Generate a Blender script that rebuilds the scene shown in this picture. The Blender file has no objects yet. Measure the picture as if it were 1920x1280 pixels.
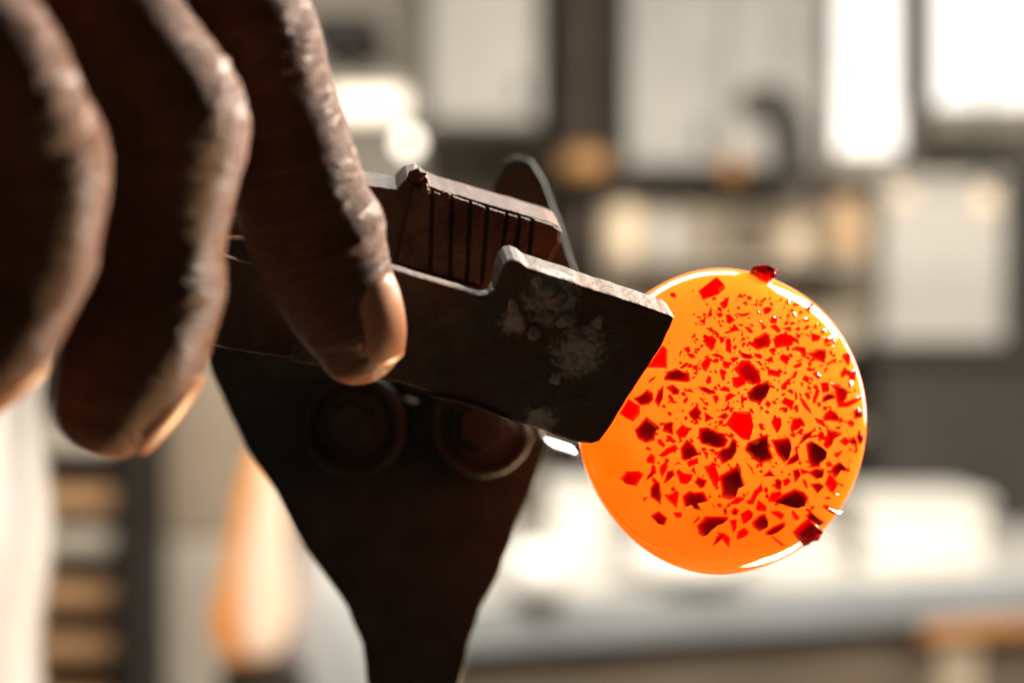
import bpy, bmesh, math, random
import numpy as np
from mathutils import Vector, Matrix, noise
from mathutils.bvhtree import BVHTree

rnd = random.Random(7)
scene = bpy.context.scene
COL = scene.collection

# ------------------------------------------------------------------ camera, world, lamps, exposure
D = 0.25                      # focus distance (m)
EYE = 1.10                    # eye height (m)
KPX = 0.15 / 1920.0           # metres per photo pixel in the focus plane

def P(px, py, d=0.0):
    """photo pixel + distance behind the focus plane in mm -> world point"""
    s = KPX * (D + d / 1000.0) / D
    return Vector(((px - 960) * s, d / 1000.0, EYE + (640 - py) * s))

def sc_at(d):
    return KPX * (D + d / 1000.0) / D

cam_d = bpy.data.cameras.new('camera')
cam = bpy.data.objects.new('camera', cam_d)
COL.objects.link(cam)
cam.location = (0, -D, EYE)
cam.rotation_euler = (math.radians(90), 0, 0)
cam_d.sensor_width = 36
cam_d.lens = 60
cam_d.clip_start = 0.01
cam_d.clip_end = 50
cam_d.dof.use_dof = True
cam_d.dof.focus_distance = D + 0.006
cam_d.dof.aperture_fstop = 8.0
scene.camera = cam

world = bpy.data.worlds.new('World')
scene.world = world
world.use_nodes = True
bgn = world.node_tree.nodes['Background']
bgn.inputs[0].default_value = (1.0, 0.93, 0.83, 1)
bgn.inputs[1].default_value = 0.028

def area(name, loc, target, sx, sy, power, color):
    l = bpy.data.lights.new(name, 'AREA')
    l.shape = 'RECTANGLE'
    l.size = sx
    l.size_y = sy
    l.energy = power
    l.color = color
    o = bpy.data.objects.new(name, l)
    COL.objects.link(o)
    o.location = loc
    o.rotation_euler = (Vector(target) - Vector(loc)).to_track_quat('-Z', 'Y').to_euler()
    return o

area('side_window_light', (0.42, 0.34, EYE + 0.33), (-0.03, -0.02, EYE + 0.02), 0.13, 0.28, 19.5, (1.0, 0.88, 0.75))
area('warm_bench_light', (0.22, 0.26, EYE - 0.30), (-0.03, -0.02, EYE - 0.01), 0.09, 0.14, 3.4, (1.0, 0.64, 0.34))
area('right_rim_fill', (0.95, 1.25, EYE + 0.35), (0.03, 0.0, EYE), 0.12, 0.9, 7, (1.0, 0.94, 0.86))  # added lamp, puts a pale rim on the right of the glass
area('top_rim_fill', (-0.1, 0.9, EYE + 0.85), (0.0, 0.0, EYE), 0.9, 0.3, 10, (1.0, 0.96, 0.9))  # added lamp, rims the glass and hand from above
area('background_top_fill', (0.5, 0.75, 2.5), (0.5, 2.6, 0.6), 1.8, 0.7, 11, (1.0, 0.92, 0.82)).data.spread = math.radians(115)  # unseen area light added to brighten the bench and background
area('background_front_fill', (0.2, 0.45, EYE + 0.62), (0.3, 3.0, EYE + 0.05), 1.8, 0.3, 30, (1.0, 0.90, 0.77)).data.spread = math.radians(120)  # added frontal fill that brightens the background, no fixture of the room

scene.view_settings.view_transform = 'Standard'
scene.view_settings.look = 'None'
scene.view_settings.exposure = 0
scene.view_settings.gamma = 1
scene.view_settings.use_curve_mapping = False
scene.render.engine = 'CYCLES'
scene.cycles.use_denoising = True
scene.cycles.max_bounces = 10
scene.cycles.transmission_bounces = 10
scene.cycles.transparent_max_bounces = 8
scene.cycles.caustics_reflective = True
scene.cycles.caustics_refractive = True

# ------------------------------------------------------------------ materials
def new_mat(name):
    m = bpy.data.materials.new(name)
    m.use_nodes = True
    nt = m.node_tree
    return m, nt, nt.nodes['Principled BSDF']

def N(nt, kind, **kw):
    n = nt.nodes.new(kind)
    for k, v in kw.items():
        if k in n.inputs:
            n.inputs[k].default_value = v
        else:
            setattr(n, k, v)
    return n

def ramp(nt, stops):
    r = nt.nodes.new('ShaderNodeValToRGB')
    e = r.color_ramp.elements
    while len(e) < len(stops):
        e.new(0.5)
    for i, (p, c) in enumerate(stops):
        e[i].position = p
        e[i].color = (*c, 1)
    return r

def plain(name, c, rough=0.6, var=0.15, scale=8.0, metal=0.0, emit=None, estr=0.0):
    m, nt, b = new_mat(name)
    tc = N(nt, 'ShaderNodeTexCoord')
    nz = N(nt, 'ShaderNodeTexNoise', Scale=scale, Detail=5.0, Roughness=0.6)
    nt.links.new(tc.outputs['Object'], nz.inputs['Vector'])
    lo = tuple(max(0, x * (1 - var)) for x in c)
    hi = tuple(min(1, x * (1 + var)) for x in c)
    r = ramp(nt, [(0.3, lo), (0.7, hi)])
    nt.links.new(nz.outputs['Fac'], r.inputs['Fac'])
    nt.links.new(r.outputs['Color'], b.inputs['Base Color'])
    b.inputs['Roughness'].default_value = rough
    b.inputs['Metallic'].default_value = metal
    if max(c) < 0.06:
        b.inputs['Specular IOR Level'].default_value = 0.12
    if emit:
        b.inputs['Emission Color'].default_value = (*emit, 1)
        b.inputs['Emission Strength'].default_value = estr
    return m

def steel_mat(name, base, worn, patch=None, rust=(0.10, 0.035, 0.012), rust_amt=0.55, rough=0.5, bump=0.00045):
    """dark forged steel: mottled scale, rust, rough relief and (patch) a pale burnt-on crust"""
    m, nt, b = new_mat(name)
    tc = N(nt, 'ShaderNodeTexCoord')
    n1 = N(nt, 'ShaderNodeTexNoise', Scale=180.0, Detail=8.0, Roughness=0.65)
    n2 = N(nt, 'ShaderNodeTexNoise', Scale=70.0, Detail=6.0, Roughness=0.6)
    n3 = N(nt, 'ShaderNodeTexNoise', Scale=900.0, Detail=4.0, Roughness=0.7)
    for n in (n1, n2, n3):
        nt.links.new(tc.outputs['Object'], n.inputs['Vector'])
    r1 = ramp(nt, [(0.35, base), (0.68, worn)])
    nt.links.new(n1.outputs['Fac'], r1.inputs['Fac'])
    mk = ramp(nt, [(rust_amt - 0.06, (0, 0, 0)), (rust_amt + 0.12, (1, 1, 1))])
    nt.links.new(n2.outputs['Fac'], mk.inputs['Fac'])
    mx = N(nt, 'ShaderNodeMixRGB')
    mx.inputs[2].default_value = (*rust, 1)
    nt.links.new(mk.outputs['Color'], mx.inputs[0])
    nt.links.new(r1.outputs['Color'], mx.inputs[1])
    out = mx.outputs['Color']
    if patch:
        mp = None
        for c, rad in patch:
            off = N(nt, 'ShaderNodeVectorMath', operation='SUBTRACT')
            off.inputs[1].default_value = c
            nt.links.new(tc.outputs['Object'], off.inputs[0])
            ln = N(nt, 'ShaderNodeVectorMath', operation='LENGTH')
            nt.links.new(off.outputs[0], ln.inputs[0])
            mr = N(nt, 'ShaderNodeMapRange')
            mr.inputs['From Min'].default_value = rad * 0.25
            mr.inputs['From Max'].default_value = rad
            mr.inputs['To Min'].default_value = 0.50
            mr.inputs['To Max'].default_value = 0.0
            nt.links.new(ln.outputs['Value'], mr.inputs['Value'])
            if mp is None:
                mp = mr.outputs[0]
            else:
                mxx = N(nt, 'ShaderNodeMath', operation='MAXIMUM')
                nt.links.new(mp, mxx.inputs[0])
                nt.links.new(mr.outputs[0], mxx.inputs[1])
                mp = mxx.outputs[0]
        n4 = N(nt, 'ShaderNodeTexNoise', Scale=420.0, Detail=9.0, Roughness=0.74, Distortion=1.4)
        nt.links.new(tc.outputs['Object'], n4.inputs['Vector'])
        ad = N(nt, 'ShaderNodeMath', operation='ADD')
        nt.links.new(mp, ad.inputs[0])
        nt.links.new(n4.outputs['Fac'], ad.inputs[1])
        pm = ramp(nt, [(0.76, (0, 0, 0)), (1.04, (1, 1, 1))])
        nt.links.new(ad.outputs[0], pm.inputs['Fac'])
        mx2 = N(nt, 'ShaderNodeMixRGB')
        mx2.inputs[2].default_value = (0.46, 0.42, 0.37, 1)
        nt.links.new(pm.outputs['Color'], mx2.inputs[0])
        nt.links.new(out, mx2.inputs[1])
        out = mx2.outputs['Color']
    nt.links.new(out, b.inputs['Base Color'])
    b.inputs['Metallic'].default_value = 0.35
    rr = N(nt, 'ShaderNodeMapRange')
    rr.inputs['To Min'].default_value = rough - 0.15
    rr.inputs['To Max'].default_value = rough + 0.22
    nt.links.new(n1.outputs['Fac'], rr.inputs['Value'])
    nt.links.new(rr.outputs[0], b.inputs['Roughness'])
    ad2 = N(nt, 'ShaderNodeMath', operation='ADD')
    nt.links.new(n1.outputs['Fac'], ad2.inputs[0])
    nt.links.new(n3.outputs['Fac'], ad2.inputs[1])
    bp = N(nt, 'ShaderNodeBump', Strength=0.7, Distance=bump)
    nt.links.new(ad2.outputs[0], bp.inputs['Height'])
    nt.links.new(bp.outputs[0], b.inputs['Normal'])
    return m

def skin_mat():
    m, nt, b = new_mat('dark_brown_skin')
    tc = N(nt, 'ShaderNodeTexCoord')
    at_a = N(nt, 'ShaderNodeAttribute', attribute_name='fcoord')
    n1 = N(nt, 'ShaderNodeTexNoise', Scale=130.0, Detail=9.0, Roughness=0.72)
    nt.links.new(tc.outputs['Object'], n1.inputs['Vector'])
    r = ramp(nt, [(0.28, (0.145, 0.058, 0.025)), (0.72, (0.235, 0.103, 0.05))])
    nt.links.new(n1.outputs['Fac'], r.inputs['Fac'])
    # paler fingertips, pinker under the nails
    at_t = N(nt, 'ShaderNodeAttribute', attribute_name='tip')
    mx = N(nt, 'ShaderNodeMixRGB')
    mx.inputs[2].default_value = (0.42, 0.19, 0.095, 1)
    nt.links.new(at_t.outputs['Fac'], mx.inputs[0])
    nt.links.new(r.outputs['Color'], mx.inputs[1])
    nt.links.new(mx.outputs['Color'], b.inputs['Base Color'])
    b.inputs['Roughness'].default_value = 0.44
    b.inputs['Specular IOR Level'].default_value = 0.28
    b.inputs['Subsurface Weight'].default_value = 0.12
    b.inputs['Subsurface Radius'].default_value = (1.0, 0.35, 0.15)
    b.inputs['Subsurface Scale'].default_value = 0.0025
    # fine creases across the finger + pores
    mapn = N(nt, 'ShaderNodeMapping')
    mapn.inputs['Scale'].default_value = (1.0, 0.16, 0.16)
    nt.links.new(at_a.outputs['Vector'], mapn.inputs['Vector'])
    w = N(nt, 'ShaderNodeTexNoise', Scale=1.0, Detail=5.0, Roughness=0.62, Distortion=0.5)
    nt.links.new(mapn.outputs[0], w.inputs['Vector'])
    v = N(nt, 'ShaderNodeTexVoronoi', Scale=1050.0)
    v.feature = 'DISTANCE_TO_EDGE'
    nt.links.new(tc.outputs['Object'], v.inputs['Vector'])
    n2 = N(nt, 'ShaderNodeTexNoise', Scale=900.0, Detail=4.0)
    nt.links.new(tc.outputs['Object'], n2.inputs['Vector'])
    wr_ = ramp(nt, [(0.40, (1, 1, 1)), (0.5, (0, 0, 0)), (0.60, (1, 1, 1))])
    nt.links.new(w.outputs['Fac'], wr_.inputs['Fac'])
    b1 = N(nt, 'ShaderNodeBump', Strength=0.8, Distance=0.0006)
    nt.links.new(wr_.outputs['Color'], b1.inputs['Height'])
    b2 = N(nt, 'ShaderNodeBump', Strength=0.3, Distance=0.0002)
    nt.links.new(n2.outputs['Fac'], b2.inputs['Height'])
    nt.links.new(b1.outputs[0], b2.inputs['Normal'])
    b3 = N(nt, 'ShaderNodeBump', Strength=0.5, Distance=0.0004)
    nt.links.new(v.outputs['Distance'], b3.inputs['Height'])
    nt.links.new(b2.outputs[0], b3.inputs['Normal'])
    nt.links.new(b3.outputs[0], b.inputs['Normal'])
    return m

def nail_mat():
    m, nt, b = new_mat('fingernail')
    tc = N(nt, 'ShaderNodeTexCoord')
    n1 = N(nt, 'ShaderNodeTexNoise', Scale=160.0, Detail=4.0)
    nt.links.new(tc.outputs['Object'], n1.inputs['Vector'])
    r = ramp(nt, [(0.3, (0.50, 0.23, 0.12)), (0.7, (0.60, 0.31, 0.18))])
    nt.links.new(n1.outputs['Fac'], r.inputs['Fac'])
    nt.links.new(r.outputs['Color'], b.inputs['Base Color'])
    b.inputs['Roughness'].default_value = 0.40
    b.inputs['Subsurface Weight'].default_value = 0.35
    b.inputs['Subsurface Radius'].default_value = (1.0, 0.45, 0.2)
    b.inputs['Subsurface Scale'].default_value = 0.003
    return m

def hot_glass_mat():
    m, nt, b = new_mat('hot_orange_glass')
    tc = N(nt, 'ShaderNodeTexCoord')
    n1 = N(nt, 'ShaderNodeTexNoise', Scale=45.0, Detail=3.0)
    nt.links.new(tc.outputs['Object'], n1.inputs['Vector'])
    sx = N(nt, 'ShaderNodeSeparateXYZ')
    nt.links.new(tc.outputs['Object'], sx.inputs[0])
    gr = N(nt, 'ShaderNodeMapRange')          # yellower towards the upper right, redder towards the lower left
    gr.inputs['From Min'].default_value = -0.022
    gr.inputs['From Max'].default_value = 0.018
    gr.inputs['To Min'].default_value = -0.32
    gr.inputs['To Max'].default_value = 0.35
    xz = N(nt, 'ShaderNodeMath', operation='MULTIPLY_ADD')
    xz.inputs[1].default_value = 0.45
    nt.links.new(sx.outputs['X'], xz.inputs[0])
    nt.links.new(sx.outputs['Z'], xz.inputs[2])
    nt.links.new(xz.outputs[0], gr.inputs['Value'])
    am = N(nt, 'ShaderNodeMath', operation='ADD')
    nt.links.new(gr.outputs[0], am.inputs[0])
    nt.links.new(n1.outputs['Fac'], am.inputs[1])
    r = ramp(nt, [(0.2, (1.0, 0.070, 0.0)), (0.9, (1.0, 0.165, 0.010))])
    nt.links.new(am.outputs[0], r.inputs['Fac'])
    b.inputs['Base Color'].default_value = (0.7, 0.16, 0.004, 1)
    nt.links.new(r.outputs['Color'], b.inputs['Emission Color'])
    b.inputs['Emission Strength'].default_value = 2.25
    b.inputs['Roughness'].default_value = 0.04
    b.inputs['IOR'].default_value = 1.7
    n2 = N(nt, 'ShaderNodeTexNoise', Scale=120.0, Detail=3.0)
    nt.links.new(tc.outputs['Object'], n2.inputs['Vector'])
    v = N(nt, 'ShaderNodeTexVoronoi', Scale=170.0)
    nt.links.new(tc.outputs['Object'], v.inputs['Vector'])
    vr = ramp(nt, [(0.05, (0, 0, 0)), (0.12, (1, 1, 1))])
    nt.links.new(v.outputs['Distance'], vr.inputs['Fac'])
    b1 = N(nt, 'ShaderNodeBump', Strength=0.04, Distance=0.0010)
    nt.links.new(n2.outputs['Fac'], b1.inputs['Height'])
    b2 = N(nt, 'ShaderNodeBump', Strength=0.12, Distance=0.0005)
    nt.links.new(vr.outputs['Color'], b2.inputs['Height'])
    nt.links.new(b1.outputs[0], b2.inputs['Normal'])
    nt.links.new(b2.outputs[0], b.inputs['Normal'])
    return m

def clear_glass_mat(name, col, ior=1.5, rough=0.02, absorb=None):
    m, nt, b = new_mat(name)
    b.inputs['Base Color'].default_value = (*col, 1)
    b.inputs['Transmission Weight'].default_value = 1.0
    b.inputs['Roughness'].default_value = rough
    b.inputs['IOR'].default_value = ior
    if absorb:
        va = N(nt, 'ShaderNodeVolumeAbsorption')
        va.inputs['Color'].default_value = (*absorb[0], 1)
        va.inputs['Density'].default_value = absorb[1]
        nt.links.new(va.outputs[0], nt.nodes['Material Output'].inputs['Volume'])
    return m

M = {}
M['skin'] = skin_mat()
M['nail'] = nail_mat()
M['hot'] = hot_glass_mat()
M['chip_bright'] = clear_glass_mat('bright_red_glass', (1.0, 0.85, 0.85), 1.45, 0.04, ((0.99, 0.0, 0.0), 14000))
M['chip_mid'] = clear_glass_mat('red_glass', (1.0, 0.85, 0.85), 1.45, 0.05, ((0.905, 0.0, 0.0), 14000))
M['chip_dark'] = clear_glass_mat('dark_red_glass', (1.0, 0.85, 0.85), 1.45, 0.05, ((0.815, 0.0, 0.0), 14000))
M['neck'] = clear_glass_mat('clear_glass', (1.0, 0.97, 0.93))
M['ridge'] = steel_mat('rusty_steel', (0.012, 0.010, 0.008), (0.11, 0.075, 0.05), rust=(0.09, 0.048, 0.026), rust_amt=0.5, bump=0.0009)
M['yoke'] = steel_mat('blackened_steel', (0.020, 0.034, 0.033), (0.044, 0.066, 0.062), rust=(0.03, 0.03, 0.022), rust_amt=0.7)
M['roller'] = steel_mat('greased_steel', (0.012, 0.02, 0.019), (0.03, 0.043, 0.041), rust_amt=0.8, rough=0.45)
M['pipe'] = steel_mat('pipe_steel', (0.05, 0.045, 0.04), (0.12, 0.11, 0.10), rust_amt=0.7)

# ------------------------------------------------------------------ mesh helpers
def link(name, me, mat=None, parent=None, smooth=False):
    o = bpy.data.objects.new(name, me)
    COL.objects.link(o)
    if mat is not None:
        if not me.materials:
            me.materials.append(mat)
    if smooth:
        me.polygons.foreach_set('use_smooth', [True] * len(me.polygons))
    if parent is not None:
        o.parent = parent
    return o

def tag(o, label=None, cat=None, group=None, kind=None):
    if label: o['label'] = label
    if cat: o['category'] = cat
    if group: o['group'] = group
    if kind: o['kind'] = kind
    return o

def empty(name, loc):
    o = bpy.data.objects.new(name, None)
    COL.objects.link(o)
    o.location = loc
    o.empty_display_size = 0.01
    bpy.context.view_layer.update()
    return o

def part(name, me, mat, thing, smooth=False):
    """mesh given in world coordinates, shifted so that it sits under its thing"""
    off = thing.matrix_world.translation
    me.transform(Matrix.Translation(-off))
    return link(name, me, mat, thing, smooth)

def bm_to_mesh(bm, name):
    me = bpy.data.meshes.new(name)
    bmesh.ops.recalc_face_normals(bm, faces=bm.faces)
    bm.to_mesh(me)
    bm.free()
    return me

def box_mesh(name, lo, hi, bevel=0.0):
    bm = bmesh.new()
    bmesh.ops.create_cube(bm, size=1.0)
    for v in bm.verts:
        v.co = Vector([lo[i] + (v.co[i] + 0.5) * (hi[i] - lo[i]) for i in range(3)])
    if bevel > 0:
        bmesh.ops.bevel(bm, geom=list(bm.edges), offset=bevel, segments=2, affect='EDGES', profile=0.6)
    return bm_to_mesh(bm, name)

def slab_mesh(name, pts, w, bevel=0.0004, seg=2, jitter=0.0, step=0.0012, inset_noise=0.0):
    """planar outline (world points) extruded along w, with worn bevelled edges"""
    dense = []
    n = len(pts)
    for i in range(n):
        a, b = pts[i], pts[(i + 1) % n]
        k = max(1, int((b - a).length / step)) if jitter > 0 else 1
        for j in range(k):
            dense.append(a.lerp(b, j / k))
    if jitter > 0:
        nrm = w.normalized()
        out = []
        for i, p in enumerate(dense):
            t = (dense[(i + 1) % len(dense)] - dense[i - 1]).normalized()
            side = t.cross(nrm)
            out.append(p + side * jitter * (noise.noise(p * 420) + 0.6 * noise.noise(p * 1300)))
        dense = out
    bm = bmesh.new()
    v0 = [bm.verts.new(p) for p in dense]
    f = bm.faces.new(v0)
    r = bmesh.ops.extrude_face_region(bm, geom=[f])
    vs = [g for g in r['geom'] if isinstance(g, bmesh.types.BMVert)]
    bmesh.ops.translate(bm, verts=vs, vec=w)
    if bevel > 0:
        caps = [ff for ff in bm.faces if len(ff.verts) > 4] or list(bm.faces)
        es = set()
        for ff in caps:
            es.update(ff.edges)
        if n <= 4 and jitter == 0:
            es = set(bm.edges)
        bmesh.ops.bevel(bm, geom=list(es), offset=bevel, segments=seg, affect='EDGES', profile=0.6, clamp_overlap=True)
    return bm_to_mesh(bm, name)

def frame_from(t, ref):
    t = t.normalized()
    a = (ref - t * ref.dot(t)).normalized()
    return a, t.cross(a).normalized()

def catmull(pts, k):
    """pts: list of tuples of floats -> smoothly resampled list"""
    A = np.array(pts, float)
    out = []
    n = len(A)
    for i in range(n - 1):
        p0 = A[max(i - 1, 0)]; p1 = A[i]; p2 = A[i + 1]; p3 = A[min(i + 2, n - 1)]
        for j in range(k):
            t = j / k
            out.append(0.5 * ((2 * p1) + (-p0 + p2) * t + (2 * p0 - 5 * p1 + 4 * p2 - p3) * t * t + (-p0 + 3 * p1 - 3 * p2 + p3) * t ** 3))
    out.append(A[-1])
    return np.array(out)

def tube_bm(bm, spine, radii, ref=Vector((0, -1, 0)), squash=1.0, nseg=28, cap=True):
    """spine: list of Vectors; radii list; squash scales the ref direction"""
    rings = []
    n = len(spine)
    for i in range(n):
        t = spine[min(i + 1, n - 1)] - spine[max(i - 1, 0)]
        a, b = frame_from(t, ref)
        ring = []
        for k in range(nseg):
            th = 2 * math.pi * k / nseg
            ring.append(bm.verts.new(spine[i] + a * math.cos(th) * radii[i] * squash + b * math.sin(th) * radii[i]))
        rings.append(ring)
    for i in range(n - 1):
        for k in range(nseg):
            bm.faces.new((rings[i][k], rings[i][(k + 1) % nseg], rings[i + 1][(k + 1) % nseg], rings[i + 1][k]))
    if cap:
        bm.faces.new(rings[0])
        bm.faces.new(list(reversed(rings[-1])))
    return rings

def revolve_mesh(name, prof, nseg=64):
    """profile (radius, z) from bottom to top about z"""
    bm = bmesh.new()
    rings = []
    for r, z in prof:
        if r < 1e-6:
            rings.append([bm.verts.new((0, 0, z))])
        else:
            rings.append([bm.verts.new((r * math.cos(2 * math.pi * k / nseg), r * math.sin(2 * math.pi * k / nseg), z)) for k in range(nseg)])
    for a, b in zip(rings[:-1], rings[1:]):
        for k in range(nseg):
            k2 = (k + 1) % nseg
            if len(a) == 1 and len(b) > 1:
                bm.faces.new((a[0], b[k2], b[k]))
            elif len(b) == 1 and len(a) > 1:
                bm.faces.new((a[k], a[k2], b[0]))
            elif len(a) > 1:
                bm.faces.new((a[k], a[k2], b[k2], b[k]))
    return bm_to_mesh(bm, name)

# ------------------------------------------------------------------ setting
FZ = 0.0
floor = link('floor', box_mesh('floor', (-6, -2, -0.1), (6, 6, 0)), plain('concrete_floor', (0.22, 0.17, 0.12), 0.8, 0.3, 3.0))
tag(floor, 'dull brown concrete workshop floor', kind='structure')
wall = link('back_wall', box_mesh('back_wall', (-6, 3.6, 0), (6, 3.8, 3.2)), plain('grey_plaster', (0.44, 0.39, 0.31), 0.85, 0.25, 2.0))
tag(wall, 'warm grey workshop back wall', kind='structure')

def B(px, py, Z):
    return P(px, py, (Z - D) * 1000.0)

def bgbox(name, thing, x0, y0, x1, y1, Z, depth, mat, bevel=0.004, zlo=None):
    a, b = B(x0, y1, Z), B(x1, y0, Z)
    lo = (a.x, a.y, a.z if zlo is None else zlo)
    hi = (b.x, a.y + depth, b.z)
    me = box_mesh(name, lo, hi, bevel)
    if thing is None:
        return link(name, me, mat)
    return part(name, me, mat, thing)

m_pale = plain('pale_grey_paint', (0.37, 0.355, 0.325), 0.5, 0.12, 4)
m_pale2 = plain('light_grey_enamel', (0.29, 0.28, 0.257), 0.45, 0.32, 4)
m_brown = plain('dark_brown_timber', (0.017, 0.0125, 0.008), 0.6, 0.3, 9)
m_tan = plain('tan_timber', (0.28, 0.16, 0.075), 0.6, 0.3, 9)
m_dark = plain('charcoal_paint', (0.036, 0.033, 0.029), 0.6, 0.2, 6)
m_grey = plain('mid_grey_paint', (0.32, 0.285, 0.235), 0.6, 0.2, 5)
m_white = plain('white_enamel', (0.86, 0.84, 0.79), 0.45, 0.05, 5)
m_bench = plain('galvanised_bench_top', (0.62, 0.60, 0.56), 0.4, 0.25, 7)
m_rail = plain('blue_grey_rail', (0.25, 0.27, 0.275), 0.45, 0.1, 6)
m_clay = plain('brown_stoneware', (0.17, 0.09, 0.035), 0.5, 0.3, 12)
m_black = plain('black_iron', (0.015, 0.013, 0.011), 0.5, 0.2, 20)
m_paper = plain('white_card', (0.62, 0.60, 0.55), 0.8, 0.03, 5)

def cabinet(label, x0, y0, x1, y1, Z, mat, doors=1):
    a, b = B(x0, y1, Z), B(x1, y0, Z)
    t = empty('wall_cabinet', ((a.x + b.x) / 2, a.y + 0.15, a.z))
    bgbox('carcass', t, x0, y0, x1, y1, Z, 0.3, mat)
    w = (x1 - x0) / doors
    for i in range(doors):
        dr = bgbox('door', t, x0 + w * i + 6, y0 + 8, x0 + w * (i + 1) - 6, y1 - 8, Z - 0.021, 0.02, mat)
        h = bgbox('handle', t, x0 + w * (i + 1) - 40, y1 - 90, x0 + w * (i + 1) - 30, y1 - 40, Z - 0.05, 0.028, m_dark, 0.002)
        h.parent = dr
    return tag(t, label, 'cabinet', 'pale cabinets on the back wall')

cabinet('narrow pale grey wall cabinet left of the dark brown post', 800, -220, 1010, 235, 3.0, m_pale)
cabinet('wide light grey wall cabinet between the dark post and the bright white upright', 1172, -220, 1545, 318, 2.9, m_pale2, 2)

t = empty('timber_post', (B(1085, 700, 3.1).x, 2.9, 0))
bgbox('post', t, 1022, -300, 1160, 640, 3.15, 0.14, m_brown, zlo=0)
bgbox('batten', t, 1085, -300, 1112, 640, 3.12, 0.028, plain('brown_batten', (0.085, 0.055, 0.03), 0.6, 0.3, 9), zlo=0)
tag(t, 'dark brown timber post between the two pale cabinets', 'post')

def window(label, x0, y0, x1, y1, Z, e):
    a = B(x0, y1, Z)
    t = empty('window', ((a.x + B(x1, y1, Z).x) / 2, a.y, a.z))
    fw = 14
    pm = plain('daylit_pane', (0.8, 0.8, 0.8), 0.2, 0.02, 3, emit=(1.0, 0.97, 0.92), estr=e * 0.92)
    bgbox('pane', t, x0, y0, x1, y1, Z + 0.02, 0.01, pm, 0.0)
    for nm, q in (('frame_side', (x0 - fw, y0 - fw, x0, y1 + fw)), ('frame_side', (x1, y0 - fw, x1 + fw, y1 + fw)),
                  ('frame_rail', (x0 + 0.5, y0 - fw, x1 - 0.5, y0)), ('frame_rail', (x0 + 0.5, y1, x1 - 0.5, y1 + fw))):
        bgbox(nm, t, *q, Z, 0.06, m_grey, 0.003)
    bgbox('sill', t, x0 - 20, y1 + fw, x1 + 20, y1 + fw + 34, Z - 0.06, 0.12, m_grey, 0.003)
    return tag(t, label, 'window', 'bright windows at the upper right')

window('narrow window-lit white upright beside the wide grey cabinet, built as a glowing pane', 1572, -200, 1690, 282, 3.0, 1.05)  # white upright lit by the window, given a pane that glows
window('bright white window in the upper right corner', 1752, -200, 2010, 196, 3.25, 1.15)
o = bgbox('window_post', None, 1700, -300, 1750, 188, 2.4, 0.06, m_black)
tag(o, 'thin dark upright post between the bright white upright and the window', 'post')

# shelf on the wall with pots
t = empty('wall_shelf', (B(1340, 345, 2.6).x, 2.5, B(1340, 345, 2.6).z))
bgbox('board', t, 1020, 336, 1645, 350, 2.45, 0.3, m_brown, 0.003)
for x in (1080, 1560):
    bgbox('bracket', t, x, 351, x + 14, 395, 2.60, 0.14, m_dark, 0.002)
tag(t, 'dark wall shelf under the wide grey cabinet', 'shelf')

def pot(label, px, py_top, py_bot, r_px, Z, mat, prof):
    base = B(px, py_bot, Z)
    h = (B(px, py_top, Z) - base).length
    s = r_px * KPX * Z / D
    t = empty('stoneware_pot', base)
    me = revolve_mesh('body', [(r * s, z * h) for r, z in prof], 32)
    link('body', me, mat, t, True)
    rim = revolve_mesh('rim', [(prof[-2][0] * s * 0.98, h * 1.0), (prof[-2][0] * s * 1.12, h * 1.01), (prof[-2][0] * s * 1.12, h * 1.05), (prof[-2][0] * s * 0.9, h * 1.05)], 32)
    link('rim', rim, mat, t, True)
    return tag(t, label, 'pot', 'brown pots on the wall shelf')

jug = [(0.0, 0.0), (0.7, 0.0), (0.95, 0.2), (1.0, 0.45), (0.8, 0.72), (0.5, 0.88), (0.55, 1.0), (0.0, 1.0)]
m_och = plain('ochre_stoneware', (0.33, 0.17, 0.06), 0.5, 0.25, 12)
pot('squat ochre pot at the left end of the wall shelf', 1098, 285, 335, 52, 2.55, m_och, [(0, 0), (0.8, 0), (1, 0.4), (0.9, 0.85), (0.8, 1), (0, 1)])
pot('small ochre pot just left of the bent pipe', 1375, 295, 335, 34, 2.42, m_och, [(0, 0), (0.7, 0), (1, 0.5), (0.8, 0.9), (0.75, 1), (0, 1)])

# lamps seen as soft discs at the top left, also used for two highlights
def lamp(name, label, px, py, r_px, Z, col, e):
    c = B(px, py, Z)
    s = r_px * KPX * Z / D
    t = empty(name, c)
    prof = [(0.0, -s)] + [(s * math.sin(a), -s * math.cos(a)) for a in np.linspace(0.25, 2.7, 12)] + [(s * 0.42, s * 0.92), (s * 0.38, s * 1.3), (0, s * 1.3)]
    bm_ = plain('glowing_' + name, (0.45, 0.37, 0.27), 0.4, 0.02, 5, emit=col, estr=e)
    link('bulb', revolve_mesh('bulb', prof, 24), bm_, t, True)
    link('socket', revolve_mesh('socket', [(0, s * 1.3), (s * 0.5, s * 1.3), (s * 0.5, s * 2.0), (0, s * 2.0)], 20), m_dark, t)
    bm = bmesh.new()
    tube_bm(bm, [Vector((0, 0, s * 2.0)), Vector((0, 0, s * 2.0 + 0.8))], [0.003, 0.003], nseg=8)
    link('cord', bm_to_mesh(bm, 'cord'), m_dark, t)
    return tag(t, label, 'lamp')

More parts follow.
